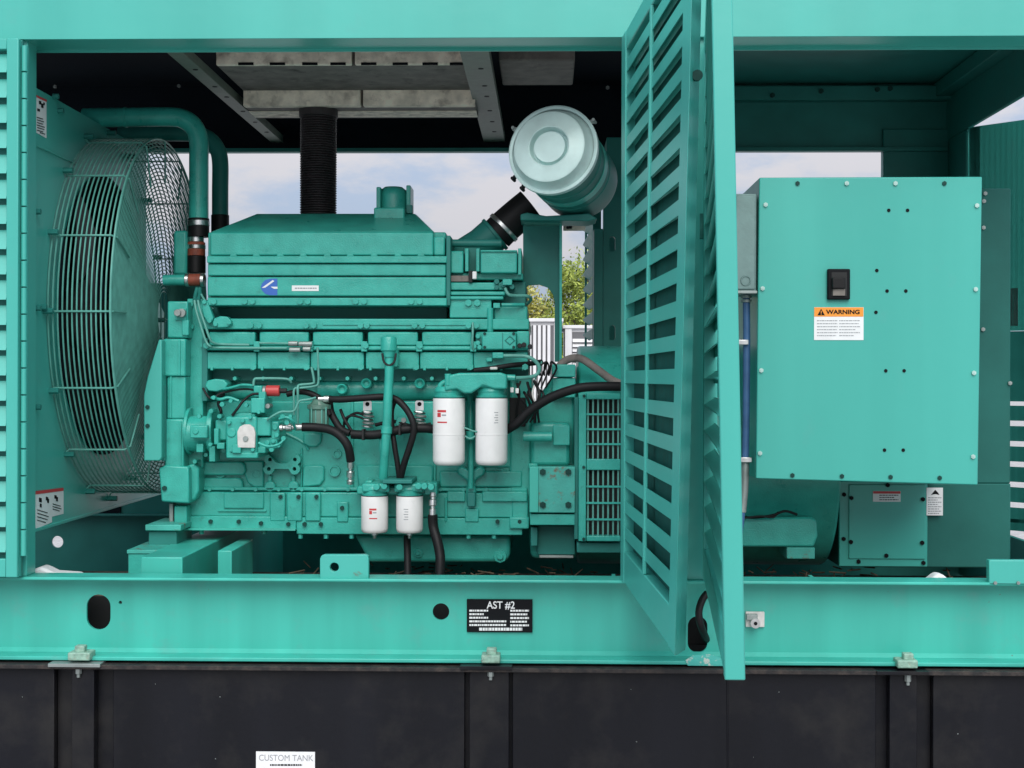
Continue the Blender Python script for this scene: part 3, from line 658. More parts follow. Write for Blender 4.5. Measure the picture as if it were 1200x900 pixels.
# --- aftercooler
ac = R('aftercooler', 'cast', (243.5,272,522.5,358,YF+.035,1.40), bevel=.006)
R('cover_flange', 'cast', (242.5,300,523.5,308,YF-.012,1.0), parent=ac)
R('cover_side', 'cast', (243.5,309.3,522.5,323,YF,1.0), parent=ac, bevel=.004)
R('cover_side', 'cast', (243,324.6,522.5,347,YF-.004,1.0), parent=ac, bevel=.005)
R('lower_flange', 'cast', (243,349,523.5,358,YF-.022,1.0), parent=ac)
R('end_flange', 'dkteal', (522.8,276,528,358,YF-.008,1.3), parent=ac)
R('cover_side', 'cast', (246,272,508,299.5,YF,1.39), (508.3,277,521.5,299.4,YF+.004,1.39), parent=ac, bevel=.006)
# hipped roof
za = W(400,272,YF).z; zt2 = W(400,250.5,.86).z
a = [W(246,272,YF), W(509,272,YF)]; t = [W(300,250.5,.86), W(487,250.5,.86)]
x0, x1 = a[0].x, a[1].x; xa, xb = t[0].x, t[1].x
mb = MB(); V = [mb.b.verts.new(p) for p in ((x0,YF,za),(x1,YF,za),(x1,1.39,za),(x0,1.39,za),(xa,.86,zt2),(xb,.86,zt2),(xb,1.15,zt2),(xa,1.15,zt2))]
for ix in ((0,1,5,4),(1,2,6,5),(2,3,7,6),(3,0,4,7),(4,5,6,7),(3,2,1,0)): mb.face([V[k] for k in ix])
part('cover_roof', mb, 'cast', ac, bevel=.006)
cap = part('roof_outlet', MB().rect(438,243,474,262,.80,1.05), 'cast', ac, bevel=.006)
c0 = W(461,246,.93); part('outlet_cap', MB().lathe([(0,0),(0,.058),(.055,.058),(.075,.052),(.088,.035),(.092,0)], c0, (0,0,1), 28), 'cast', cap, bevel=.002)
R('cap_ear', 'cast', (441,219,446,245,.86,.99), parent=cap); R('cap_ear', 'cast', (476,217,481,246,.86,.99), parent=cap)
part('cap_bolt', MB().rect(476,240,483,250,.85,.90), 'dkteal', cap)
mb = MB()
for px in (273,300,328,355,383,410,438,466,493): mb.poly([(px-4,300),(px-2.5,297.3),(px+3,297.3),(px+4.5,300)], YF-.010, YF+.01)
part('cover_lugs', mb, 'cast', ac, bevel=.001, kind='stuff')
bolts('flange_bolts', [W(x,353.4,YF-.022) for x in (251,287,296,352,361,417,427,482,492)], .0115, .010, 'cast', ac, single=False)
# badge: blue round mark with slanted white cuts, and a pale name strip
bd = part('badge', MB().poly([(325,326.5),(325,346),(317,346),(311,344.5),(307,340.5),(305.5,336.5),(307,332),(311,328),(317,326.5)], YF-.0055, YF-.0035), 'blue', ac, bevel=0)
part('badge_stripe', MB().poly([(306.5,337.5),(319.5,328.2),(321.5,329.4),(311,337.0)], YF-.0065, YF-.005), 'paper', bd, bevel=0)
part('badge_stripe', MB().poly([(317,336.0),(325.2,336.0),(325.2,338.4),(321,338.4)], YF-.0065, YF-.005), 'paper', bd, bevel=0)
npl = R('name_strip', 'paper', (342,334.5,373.5,341,YF-.0056,YF-.0035), parent=ac, bevel=0)
dashes('print', 345,336,371,339.5,YF-.0063,1,'grey_ink',npl,seed=3,fill=1)
# --- recess and head row
R('manifold_wall', 'dkteal', (238,358,524,374,YF+.17,1.35))  # shade under the overhang put into the wall colour
R('rocker_rail', 'cast', (238,373.5,620,386,YF-.004,1.3), bevel=.004)
R('rail_lip', 'cast', (378,377.5,556,381,YF-.009,YF), bevel=.001)
R('head_core', 'dkteal', (236,386,619,447,YF+.09,1.35))  # deeper teal paints the shade in the gaps between heads
bolts('rail_bolts', [W(x,381.5,YF-.009) for x in (294,304,359,368,423,430,486,495,549,558)], .0115, .011, 'cast', eg, single=False)
xs = [(245,299),(304,361.5),(366.5,425),(431,489.5),(494.5,553),(557.5,617)]
for i, (p, q) in enumerate(xs):
    hd = R('cylinder_head', 'cast', (p,389,q,405,YF,1.2), (p-3,405.5,q+2,410.5,YF-.010,1.2), bevel=.005)
    R('head_base', 'cast', (p-2.5,412.5,q+1.5,432.5,YF+.004,1.2), parent=hd, bevel=.004)
    bolts('head_bolts', [W(p-2.2,405,YF-.012), W(q-1.5,430,YF)], .012, .014, 'cast', hd, single=False)
    mb = MB()
    for px in (p+3, (p+q)/2, q-4): mb.rect(px-1.5, 430, px+1.5, 434, YF-.004, YF+.02)
    part('stud_ends', mb, 'cast', hd, bevel=.001, kind='stuff')
    if i < 5: R('head_clamp', 'cast', (q-2,400,q+5,412,YF-.020,YF+.02), parent=hd, bevel=.002)
# --- camshaft housing
R('cam_housing', 'cast', (237,441,612,474,YF+.13,1.3), bevel=.01)
part('cam_barrel', MB().cyl(W(374,456,YF+.13), W(556,456,YF+.13), 13*S(.7), 24), 'cast', eg, bevel=0)
part('cam_barrel', MB().cyl(W(262,459,YF+.13), W(312,459,YF+.13), 9*S(.7), 20), 'cast', eg, bevel=0)
for px, py in ((401,456),(429.5,449.5),(492,449.5)):
    q = W(px, py, YF+.05); part('round_boss', MB().lathe([(0,0),(0,.0075),(-.003,.008),(-.012,.012),(-.016,.016),(-.012,.0195),(.03,.021)], q+Vector((0,.0,0)), (0,1,0), 20), 'cast', eg, bevel=0)
R('access_cover', 'cast', (240,447,264,459,YF+.03,.8), bevel=.004)
part('oval_cover', MB().poly([(240,452),(243,446),(252,444),(262,445),(267,450),(264,456),(254,459),(244,458)], YF-.01, YF+.08), 'cast', eg, bevel=.004)
# --- block
YK = .68
bk = R('engine_block', 'cast', (207,470,619,577,YK,1.45), bevel=.006)
def raised(name, pts, dy, parent=bk, m='cast', bevel=.006): return part(name, MB().poly(pts, YK-dy*2, YK+.01), m, parent, bevel=bevel)
raised('block_panel', [(232,541),(283,541),(287,545),(288,552),(285,557),(232,557)], .014)
raised('block_panel', [(235,560),(280,560),(284,563),(285,572),(235,572)], .012)
raised('block_panel', [(285,540),(309,540),(309,571),(297,571),(290,566),(286,556)], .006)
raised('block_panel', [(355,545),(378,545),(380,548),(380,562),(375,569),(354,571)], .008)
raised('block_panel', [(418,545),(506,545),(508,549),(507,568),(503,571),(420,571)], .008)
raised('block_panel', [(355,507),(377,507),(376,519),(371,524),(362,524),(355,520)], .008)
raised('block_panel', [(515,552),(612,552),(612,571),(515,571)], .010)
raised('block_panel', [(548,500),(552,500),(600,500),(612,520),(612,548),(548,548)], .004)
R('block_ledge', 'cast', (232,571.2,618,575.5,YK-.03,YK+.02), bevel=.004)
# round arch relief on the block
pts = [(335,508)]+[(335+26*math.sin(k/8*PI/2), 508+2-2*math.cos(k/8*PI/2)+k*2.2) for k in range(1,9)]
part('block_rib', MB().tube(catmull([W(x,y,YK) for x,y in pts],3), .006, 8), 'cast', bk, bevel=0)
# dog-bone bracket with four holes
def circ(px, py, rp, n=12): return [(px+rp*math.cos(2*PI*k/n), py+rp*math.sin(2*PI*k/n)) for k in range(n)]
ol = []
for cx, cy, a0, a1 in ((345.5,538.5,-60,60),(345,549.5,-10,120),(315,549.5,60,190),(316.5,538.5,120,250)):
    for k in range(7): aa = math.radians(a0+(a1-a0)*k/6); ol.append((cx+6.6*math.cos(aa), cy+6.6*math.sin(aa)))
    if cx == 345: ol += [(338,549.5),(322,549.5)]
ol += [(323,541.5),(326,543),(335,543),(338.5,541.5)]
YD = YK-.05
hl = []
for cx, cy in ((316.5,538.5),(345.5,538.5),(315,549.5),(345,549.5)):
    hl.append([(p.x,p.z) for p in (W(x,y,YD) for x,y in circ(cx,cy,2.3))])
part('bracket_plate', MB().sheet_holes([(p.x,p.z) for p in (W(x,y,YD) for x,y in ol)], hl, YD, YK), 'cast', eg, bevel=.002)
for px in (316,343.5):
    q = W(px,570,YK-.03); part('boss', MB().cyl(q, q+Vector((0,.06,0)), .020, 18), 'cast', eg, bevel=.004)
    R('boss_rib', 'cast', (px-2,557,px+2,566,YK-.02,YK+.01), bevel=.002)
# --- pan rail (lower crankcase)
pr = R('crankcase_skirt', 'cast', (205,577,619,606,YK-.035,1.4), bevel=.005)
R('skirt_rail', 'cast', (205,605,347,620.5,YK-.05,1.4), parent=pr, bevel=.003)
R('skirt_rail', 'cast', (347.3,607,612,626.5,YK-.045,1.4), parent=pr, bevel=.003)
R('skirt_lip', 'rail', (213,619.5,346,621.8,YK-.075,YK), parent=pr, bevel=.001)
for px in (325,345,366.5): R('skirt_rib', 'cast', (px-9,577,px+9,611,YK-.052,YK), parent=pr, bevel=.005)
for p, q, r_, s_ in ((395,588,408,612),(521,583,524,612),(545,596,561,612),(565,576,618,588),(524,576,545,588)): R('skirt_rib', 'cast', (p,q,r_,s_,YK-.050,YK), parent=pr, bevel=.004)
R('skirt_panel', 'cast', (255,597.5,312,599.5,YK-.043,YK), parent=pr, bevel=.001)
R('skirt_panel', 'cast', (262,577,309,596,YK-.043,YK), parent=pr, bevel=.004)
bolts('skirt_bolts', [W(x,y,YK-.052) for x,y in ((247,611),(280,611),(306,613),(338,614),(357,614),(376,614),(329,582),(350,582),(371,582),(583,611),(609,611),(401,595))], .008, .010, 'darkbolt', pr, single=False)
mb = MB()
for px in (214,236,310,352,382,412,549,579):
    q = W(px, 624 if px < 347 else 629, YK-.03); mb.cyl(q+Vector((0,0,.02)), q-Vector((0,0,.006)), .009, 6, smooth=False)
part('pan_bolts', mb, 'cast', pr, bevel=0, kind='stuff')
# --- oil pan
part('oil_pan', MB().poly([(415,627),(598,627),(598,652),(592,659),(432,659),(425,645)], YK+.03, 1.3), 'cast', eg, bevel=.02, seg=3)
for px, py, rp in ((490,648,6),(586,652,8)):
    q = W(px,py,YK+.02); part('drain_plug', MB().cyl(q, q+Vector((0,.03,0)), rp*S(YK), 8 , smooth=False).cyl(q-Vector((0,.012,0)), q, rp*.5*S(YK), 6, smooth=False), 'cast', eg, bevel=.002)
# --- front gear housing
YG = .55
gh = R('gear_housing', 'cast', (196,353,220,396,YG,1.5), (191,397,217.5,441,YG-.01,1.5), (195.5,441,217.5,491,YG,1.5), (193,491,215.5,548,YG-.006,1.5), bevel=.006)
part('housing_foot', MB().poly([(186,549),(194,545),(221,547),(222,590),(189,588)], YG-.02, 1.5), 'cast', eg, bevel=.006)
part('foot_side', MB().poly([(215,547),(228,543),(233,549),(233,575),(228,586),(216,589)], YG+.02, YG+.3), 'cast', eg, bevel=.006)
R('housing_web', 'cast', (219,350,238,548,YG+.07,1.4), bevel=.004)
R('housing_edge', 'dkteal', (236.5,396,243,470,YG+.05,1.3), bevel=.002)
bolts('housing_bolts', [W(x,y,YG+.066) for x,y in ((224,357),(225,383),(220,404.5),(220,437.5),(220,453),(220,474),(238,404),(219,492),(219,514))], .010, .012, 'cast', eg, single=False)
R('housing_rib', 'cast', (208.5,398,211,440,YG-.016,YG), (199,441,201,490,YG-.006,YG), (210,494,212,546,YG-.012,YG), bevel=.001)
q = W(210,367,YG-.01); part('sensor', MB().cyl(q, q+Vector((0,-.03,0)), .014, 6, smooth=False).cyl(q+Vector((.012,0,0)), q+Vector((.012,-.02,0)), .016, 12), 'dull', eg, bevel=.002)
R('sensor_bracket', 'cast', (205,361,218,375,YG-.008,YG+.01), bevel=.002)
R('front_bracket', 'cast', (213,375,221,393,YG-.01,YG+.02), bevel=.003)
R('foot_leg', 'dull', (198,590,203,618,YG+.05,.66)); R('foot_pad', 'cast', (204,593,219,619,YG+.03,.7), bevel=.004)
bolts('foot_bolts', [W(193,572,YG-.021)], .009, .008, 'darkbolt', eg, single=False)
# belt guard left of the gear housing
bg_ = part('belt_guard', MB().poly([(168.5,540),(168.5,462),(173,441),(186,398),(189.5,398),(189.5,536),(187,540)], YG-.06, YG+.25), 'sheet', eg, bevel=.004)
bolts('guard_bolts', [W(173,477,YG-.061), W(173,499,YG-.061)], .008, .006, 'darkbolt', bg_, single=False)
R('guard_edge', 'dkteal', (189.8,452,194,540,YG-.02,YG+.3), bevel=.001)
# --- fuel pump group
fp = thing_part = part('fuel_pump', MB().rect(264.5,488,301,535,.47,.70), 'cast', eg, bevel=.007)
part('pump_drive', MB().cyl(W(221,508,.58), W(250,508,.58), 21*S(.55), 22), 'cast', fp, bevel=.003)
part('pump_flange', MB().cyl(W(247,505,.58), W(253,505,.58), 27*S(.55), 22), 'cast', fp, bevel=.002)
part('pump_flange', MB().cyl(W(221,505,.60), W(225,505,.60), 28*S(.55), 22), 'cast', fp, bevel=.002)
R('drive_block', 'cast', (222.5,498.5,243,513.5,.47,.6), parent=fp, bevel=.004)
q = W(229,505.5,.465); part('drive_plug', MB().cyl(q, q+Vector((0,.03,0)), .011, 8), 'cast', fp, bevel=.002)
R('pump_neck', 'cast', (252,492,266,516,.52,.66), parent=fp, bevel=.006); R('neck_arm', 'cast', (250.5,502,256,521,.49,.54), parent=fp, bevel=.003)
R('top_plate', 'cast', (271,484,299,490,.48,.68), parent=fp, bevel=.004)
R('base_plate', 'cast', (265,530,302,537,.465,.7), parent=fp, bevel=.004)
q = W(271,507,.465); part('pump_knob', MB().cyl(q, q+Vector((0,.04,0)), .017, 14), 'cast', fp, bevel=.003)
hp = part('seal_plate', MB().poly([(278.5,524.5),(278,506),(281,500),(286,497.5),(292,497.5),(297,501),(299,507),(298.5,524.8)], .452, .47), 'plate', fp, bevel=.001)
q = W(288,514,.452); part('seal_screw', MB().cyl(q, q+Vector((0,-.006,0)), .010, 8), 'dull', hp, bevel=.001)
R('governor_block', 'cast', (300,489,317,511,.48,.68), parent=fp, bevel=.005); R('governor_side', 'cast', (317,494,327,516,.50,.64), parent=fp, bevel=.005)
R('governor_foot', 'cast', (303,512,325,526,.50,.62), parent=fp, bevel=.006); R('governor_step', 'cast', (301,524,311,531,.49,.6), parent=fp, bevel=.003)
R('shutoff_block', 'cast', (294,466.5,310,484,.47,.62), parent=fp, bevel=.003); R('shutoff_boss', 'cast', (297,452,307,466,.52,.62), parent=fp, bevel=.004)
q = W(313.5,476,.49); part('stop_screw', MB().cyl(q, q+Vector((0,.06,0)), .009, 10), 'dull', fp, bevel=.001)
for x,y,rp in ((322,501,3.2),(324,510,3),(313,519,3.2),(320,517.5,2.6),(257,488,3),(247,482,3)):
    q = W(x,y,.49); part('pump_fitting', MB().cyl(q, q+Vector((0,.05,0)), rp*S(.49), 8, smooth=False), 'cast', fp, bevel=.002)
hose('fuel_line', [(313,492,.47),(322,486,.46),(330,482.5,.46),(338,482.5,.46),(345,481,.46),(349,473,.46),(352,469.5,.46),(362,468,.46),(370,466,.47)], 1.4, 'guard', eg)
hose('fuel_line', [(365,430,.55),(368,446,.55),(366,449.5,.55),(352,451,.54),(349,453.5,.53),(349,462,.53),(349,500,.55)], 1.5, 'guard', eg, n=5)
hose('fuel_line', [(372,407,.54),(373,430,.54),(373,448,.54),(369,452.5,.54),(354,454.5,.54),(345,456,.54),(344.5,470,.54),(344.5,486,.55)], 1.4, 'guard', eg, n=5)
hose('fuel_line', [(297,452,.53),(298,445,.53),(304,443.5,.53),(335,444,.53),(341,448,.54)], 1.5, 'guard', eg, n=5)
rc = part('solenoid_cap', MB().cyl(W(312,458,.52), W(328,458,.52), 6.5*S(.52), 14), 'redcap', eg, bevel=.003)
part('solenoid_ring', MB().cyl(W(308.5,459,.52), W(312,459,.52), 6.8*S(.52), 14), 'dull', rc, bevel=.001)
q = W(333,457.5,.5); part('solenoid_tip', MB().cyl(W(328,458,.52), W(336,458,.52), 3*S(.52), 10), 'dark', rc, bevel=0)
# fine cables round the pump
hose('wire', [(262,462,.62),(256,472,.56),(259,482,.53),(258,490,.55)], 2.0, 'rubber', eg)
hose('wire', [(272,487,.47),(279,478,.47),(285,470,.48),(296,462,.5),(312,462,.5)], 1.6, 'rubber', eg)
hose('wire', [(238,455,.6),(247,467,.58),(262,460,.58),(290,456,.56),(320,463,.52)], 1.3, 'dark', eg)
# --- separator bowl
q = W(374,500,.58); sb = part('fuel_bowl', MB().lathe([(0,0),(0,.032),(.005,.037),(.06,.037),(.066,.044),(.08,.044),(.086,.03),(.10,.022),(.10,0)], q, (0,0,1), 24), 'bowl', eg, bevel=0)
for px in (365,370,377,382):
    a = W(px,497,.545); part('bowl_strap', MB().tube([a, a+Vector((0,0,.062))], .003, 6), 'guard', sb, bevel=0)
# --- filler tube
ft = hose('filler_tube', [(456,410,.50),(456,440,.50),(454.5,470,.50),(453,505,.51),(451,530,.52),(449,560,.55)], 5.4, 'cast', eg, seg=14)
c1 = W(455.5,412,.50); part('filler_cap', MB().lathe([(-.02,.02),(0,.024),(.004,.029),(.045,.029),(.052,.026),(.058,.012),(.058,0)], c1, (0,0,1), 18), 'cast', ft, bevel=0)
part('cap_loop', MB().tube(catmull([W(x,y,.485) for x,y in ((448,414),(450,424),(456,428),(462,424),(464,414))],4), .004, 6), 'dark', ft, bevel=0)
part('tube_band', MB().cyl(W(453.2,500,.511), W(452.9,508,.511), 6.6*S(.51), 16), 'cast', ft, bevel=.001)
part('tube_bracket', MB().poly([(461,400),(466,412),(466,430),(459,430),(459,404)], .53, .60), 'cast', ft, bevel=.003)
hose('side_tube', [(446,505,.56),(447,530,.56),(450,560,.57)], 2.2, 'cast', eg)
# --- big spin-on filters and head
fh = part('filter_head', MB().poly([(521,458),(521,446),(525,440),(538,437),(586,436.5),(594,439),(594,456),(580,456),(566,452),(552,461),(544,461),(535,456)], .44, .62), 'cast', eg, bevel=.006)
part('head_barrel', MB().cyl(W(528,448,.46), W(592,448,.46), 6.5*S(.46), 18), 'cast', fh, bevel=.002)
part('head_plug', MB().cyl(W(525,452,.45), W(525,438,.45), 4*S(.45), 12), 'cast', fh, bevel=.002)
part('head_elbow', MB().tube(catmull([W(x,y,.50) for x,y in ((514,462),(516,452),(521,448),(527,447))],4), 3.2*S(.5), 10), 'cast', fh, bevel=0)
def spin_filter(px, top, bot, rp, Yc, name, label, logo, drain):
    z1 = W(px, top, Yc-rp*S(Yc)).z; z0 = W(px, bot, Yc-rp*S(Yc)).z; r = rp*S(Yc); h = z1-z0; o = W(px, (top+bot)/2, Yc); o.z = z0
    prof = [(0,0),(0,r*.80),(.004,r*.90),(.012,r*.98),(.02,r),(h*.45,r),(h*.452,r*1.012),(h*.47,r*1.012),(h*.472,r),(h-.004,r),(h,r*.985),(h,0)] if not drain else [(0,0),(0,r*.84),(.004,r*.94),(.014,r),(h-.004,r),(h,r*.985),(h,0)]
    f = part(name, MB().lathe(prof, o, (0,0,1), 40), 'white', eg, label, bevel=0)
    part('filter_cap', MB().lathe([(h+.001,r*.93),(h+.010,r*.95),(h+.012,r*.86),(h+.022,r*.86),(h+.024,r*.9),(h+.034,r*.88),(h+.042,r*.75),(h+.044,0)], o, (0,0,1), 32), 'cast', f, bevel=0)
    part('seal', MB().lathe([(h-.0,r*.97),(h+.003,r*.97),(h+.0032,r*.5)], o, (0,0,1), 32), 'rubber', f, bevel=0)
    if drain: part('drain_cock', MB().lathe([(-.022,0),(-.022,.006),(-.01,.007),(-.01,.013),(0,.013),(0,0)], o, (0,0,1), 12), 'steel', f, bevel=0)
    # printing wraps the drum
    def wrap(a, b, c, d, rr):   # px rect -> curved patch
        mb = MB(); n = 6; top_, bot_ = W(px,b,Yc-r).z, W(px,d,Yc-r).z; rows = []
        for k in range(n+1):
            x = (a+(c-a)*k/n-px)*S(Yc-r); x = max(-r*.999, min(r*.999, x)); y = -math.sqrt(r*r-x*x)*rr; rows.append((mb.b.verts.new((o.x+x*rr, o.y+y, top_)), mb.b.verts.new((o.x+x*rr, o.y+y, bot_))))
        for k in range(n): mb.face([rows[k][0], rows[k+1][0], rows[k+1][1], rows[k][1]], True)
        return mb
    if logo:
        (lx, ly, s_) = logo
        mk = part('red_mark', wrap(lx, ly, lx+10*s_, ly+2.6*s_, 1.006), 'red', f, bevel=0)
        part('red_mark', wrap(lx, ly+3.3*s_, lx+4*s_, ly+8*s_, 1.006), 'red', f, bevel=0)
        part('red_print', wrap(lx, ly+13*s_, lx+11*s_, ly+14.6*s_, 1.006), 'red', f, bevel=0)
        part('grey_print', wrap(lx+5*s_, ly+5*s_, lx+10*s_, ly+6.6*s_, 1.006), 'grey_ink', f, bevel=0)
    else:
        for k in range(5): part('grey_print', wrap(px+rp*(.2 if not drain else -.35)+(k % 2), top+ (16 if not drain else 14)+k*3.0, px+rp*(.45 if not drain else .0), top+(16 if not drain else 14)+k*3.0+.9, 1.006), 'grey_ink', f, bevel=0)
spin_filter(526, 467, 546, 18.8, .50, 'oil_filter', 'tall white spin-on filter with red print, left of the two', (513.5,480.5,1.05), False)
spin_filter(576, 467, 546, 18.8, .50, 'oil_filter', 'tall white spin-on filter with plain face, right of the two', None, False)
spin_filter(439, 582.5, 625.5, 15.8, .54, 'fuel_filter', 'short white filter with red print and drain cock, left of the two', (434.5,596,.85), True)
spin_filter(480, 582.5, 625.5, 15.8, .54, 'fuel_filter', 'short white filter with grey print, right of the two', None, True)
R('small_filter_head', 'cast', (424,567,456,577,.50,.66), (462,567,496,577,.50,.66), (418,570,512,580,.56,.66), bevel=.006)
R('head_plate', 'dkteal', (448,562,483,567,.47,.66), bevel=.003)
for x,y in ((441,571),(450,570),(468,571),(490,570),(497,570),(505,571)):
    q = W(x,y,.475); part('head_fitting', MB().cyl(q, q+Vector((0,.05,0)), 4*S(.49), 8, smooth=False), 'cast', eg, bevel=.002)
for q_ in ((428,563,436,580,.58,.66), (497,566,512,580,.54,.66)): R('head_arm', 'cast', q_, bevel=.004)
# centre drain tube and leaf-shaped boss below the big filters
hose('drain_tube', [(551,462,.62),(551.5,500,.60),(552,545,.60),(551.5,572,.61)], 3.2, 'cast', eg)
q = W(551,509,.57); part('drain_union', MB().cyl(q+Vector((0,0,.012)), q-Vector((0,0,.02)), .017, 10), 'cast', eg, bevel=.002)
part('leaf_boss', MB().poly([(535,549),(540,546),(552,552),(563,546),(569,550),(567,557),(560,561),(556,565),(558,575),(558,592),(547,592),(546,575),(548,564),(541,559),(536,556)], YK-.05, YK+.01), 'cast', eg, bevel=.008)
R('boss_strap', 'dkteal', (547.5,577,557,594,YK-.075,YK), bevel=.004)
hose('filter_chain', [(544,501,.47),(549,503,.47),(554,505,.47),(559,506,.47)], 1.0, 'guard', eg); hose('filter_chain', [(545,511,.48),(551,514,.48),(557,511,.48)], 1.0, 'guard', eg)
# --- stacked lugs
for px, seed in ((430.5,1),(491.5,2)):
    t_ = part('terminal_lug', MB().sheet_holes([(p.x,p.z) for p in (W(x,y,.60) for x,y in ((px-5,481),(px-5,471),(px-3.5,469.5),(px+3.5,469.5),(px+5,471),(px+5,481)))], [[(p.x,p.z) for p in (W(x,y,.60) for x,y in circ(px,473.6,2.6))]], .60, .608), 'steel', eg, bevel=0)
    q = W(px,473.6,.609); part('lug_stud', MB().cyl(q, q+Vector((0,.012,0)), .011, 10), 'ink', t_, bevel=0)
    for k in range(5):
        y_ = 483+k*4.1; part('lug_coil', MB().lathe([(0,0),(0,.018),(.003,.023),(.007,.023),(.010,.018),(.010,0)], W(px+(k%2),y_+2,.61), (0.12,0,1), 18), 'dull' if k % 2 else 'steel', t_, bevel=0)
hose('lug_wire', [(405,498,.6),(408,489,.6),(418,484,.6),(426,486,.6)], 1.6, 'rubber', eg); hose('lug_wire', [(403,504,.6),(404,492,.59),(412,487,.59),(425,490,.59)], 1.4, 'rubber', eg)
rg = part('relay_bracket', MB().poly([(466,488),(478,486),(482,489),(482,498),(479,500),(466,500),(463,497)], .57, .66), 'cast', eg, bevel=.003)
q = W(473,492.5,.565); part('bracket_stud', MB().cyl(q, q+Vector((0,.03,0)), .010, 8), 'dull', rg, bevel=.001)
# --- black hoses
hose('hose', [(385,467.5,.56),(400,468,.55),(430,466,.54),(450,465,.54),(464,468,.53),(475,478,.52),(483,492,.51),(485,505,.51),(480,524,.52),(474,542,.53),(469,562,.55)], 4.0, 'rubber', eg)
hose('hose', [(463,468,.57),(459,480,.57),(459,495,.56),(462,520,.54),(466,545,.54),(468,562,.55)], 3.2, 'rubber', eg)
hs = hose('hose', [(354,500.5,.52),(372,501,.52),(388,504,.51),(400,512,.50),(408,524,.50),(411,540,.52)], 5.2, 'rubber', eg, seg=14)
def fitting(pts, prof, m='steel', parent=None):   # silver hose end: profile of (fraction, px radius) along a straight line
    a, b = W(*pts[0]), W(*pts[1]); d = (b-a); Ln = d.length
    return part('hose_end', MB().lathe([(0,0)]+[(f*Ln, r_*S(pts[0][2])) for f, r_ in prof]+[(Ln,0)], a, d, 12, smooth=False), m, parent or eg, bevel=.0006)
PF = [(0,4.4),(.32,4.4),(.34,3.0),(.45,3.0),(.47,5.0),(.7,5.0),(.72,3.4),(.82,3.4),(.84,4.6),(1,4.6)]
fitting([(355,500.5,.52),(327,501.5,.52)], PF, parent=hs); fitting([(411,539,.52),(410.5,567,.54)], PF, parent=hs)
fitting([(386,467.5,.56),(373,467.5,.56)], [(0,4.2),(.5,4.2),(.52,3),(1,3)])
hs2 = hose('hose', [(507,603,.54),(508,618,.54),(513,636,.52),(516,655,.50),(515,678,.45)], 5.8, 'rubber', eg, seg=14)
fitting([(507,606,.54),(507.5,577,.55)], PF, parent=hs2)
hose('hose', [(477,628,.60),(477.5,650,.56),(478,680,.5)], 4.2, 'rubber', eg, seg=12)
hose('hose', [(386,470,.60),(388,483,.59),(394,495,.58),(400,503,.57),(410,508,.56)], 4.2, 'rubber', eg)
# --- steel lines along the heads
hose('steel_line', [(232,352,.56),(234,362,.55),(240,380,.54),(246,397,.54),(251,402,.55),(262,403.5,.57),(292,404,.575)], 1.5, 'guard', eg, n=5)
hose('steel_line', [(228,352,.57),(230,364,.56),(236,384,.55),(241,399,.55),(246,405.5,.55),(258,407.5,.57),(336,408,.575)], 1.5, 'guard', eg, n=5)
hose('steel_line', [(250,362,.60),(240,352,.60),(236,345,.62)], 1.3, 'guard', eg, n=4)
hose('steel_line', [(304,402,.57),(340,402.5,.57)], 1.3, 'guard', eg)
for x0_, x1_, y_ in ((338,349,402.5),(350,366,403),(339,352,410),(355,364,409)): part('line_fitting', MB().cyl(W(x0_,y_,.57), W(x1_,y_,.57), 3*S(.57), 8, smooth=False), 'dull', eg, bevel=.002)
part('oval_flange', MB().poly([(249,378),(251,373),(258,370.5),(266,371),(271,376),(271.5,380),(266,383.5),(256,384),(250,382)], YF-.03, YF+.02), 'cast', eg, bevel=.003)
part('link_plate', MB().poly([(236,354),(240,351.5),(243,353),(250,372),(248,378),(243,378),(238,370)], YF-.03, YF+.0), 'cast', eg, bevel=.003)
bolts('flange_bolts', [W(x,y,YF-.03) for x,y in ((240,354),(246,376),(269,378),(253,380))], .008, .01, 'cast', eg, single=False)
# --- rear upper group
rg = R('crossover_housing', 'cast', (528,294,543,320,YF+.02,1.3), (563,293,606,320,YF+.01,1.3), (528,320,613,328,YF+.05,1.3), bevel=.005)
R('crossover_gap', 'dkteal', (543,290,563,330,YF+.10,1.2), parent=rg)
R('crossover_rib', 'cast', (545,291,549,318,YF+.02,.9), (558,291,562,318,YF+.02,.9), (607,291,611,322,YF+.02,1.1), (563,293,606,295,YF+.0,.8), parent=rg, bevel=.002)
part('crossover_pipe', MB().cyl(W(528,285,YF+.1), W(588,285,YF+.1), 4.5*S(.7), 16), 'dkteal', eg, bevel=.002)
R('white_plug', 'paper', (553.5,318,558.5,327,YF-.0,YF+.03), bevel=.003); R('plug_body', 'dark', (549,317,553.5,331,YF+.005,YF+.04), bevel=.002)
R('vane_strip', 'muff', (528,323,550,330,YF+.02,YF+.1), bevel=.002)
R('rear_step', 'cast', (528,331,590,340,YF+.02,1.2), (528,341.5,592,346,YF+.0,1.2), bevel=.004)
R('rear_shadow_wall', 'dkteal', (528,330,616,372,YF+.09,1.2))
R('rear_plate', 'cast', (527,348,576,372.5,YF+.01,1.2), (527,347,590,351,YF-.002,.9), bevel=.004)
bolts('plate_bolts', [W(549,355,YF+.01), W(559.5,355,YF+.01)], .013, .012, 'cast', eg, single=False)
for x,y,rp in ((582,330,3.4),(590,333,4),(596,330,3.6),(582,337,3),(600,336,3.2)):
    q = W(x,y,YF+.0); part('sensor_fitting', MB().cyl(q, q+Vector((0,.08,0)), rp*S(.6), 8, smooth=False), 'dkteal', eg, bevel=.002)
R('sensor_block', 'cast', (589,327,600,334,YF-.01,YF+.06), bevel=.002)
hose('sensor_line', [(592,338,.6),(596,345,.59),(604,346.5,.6),(618,347,.62),(622,351,.66),(618,356,.7)], 2, 'guard', eg)
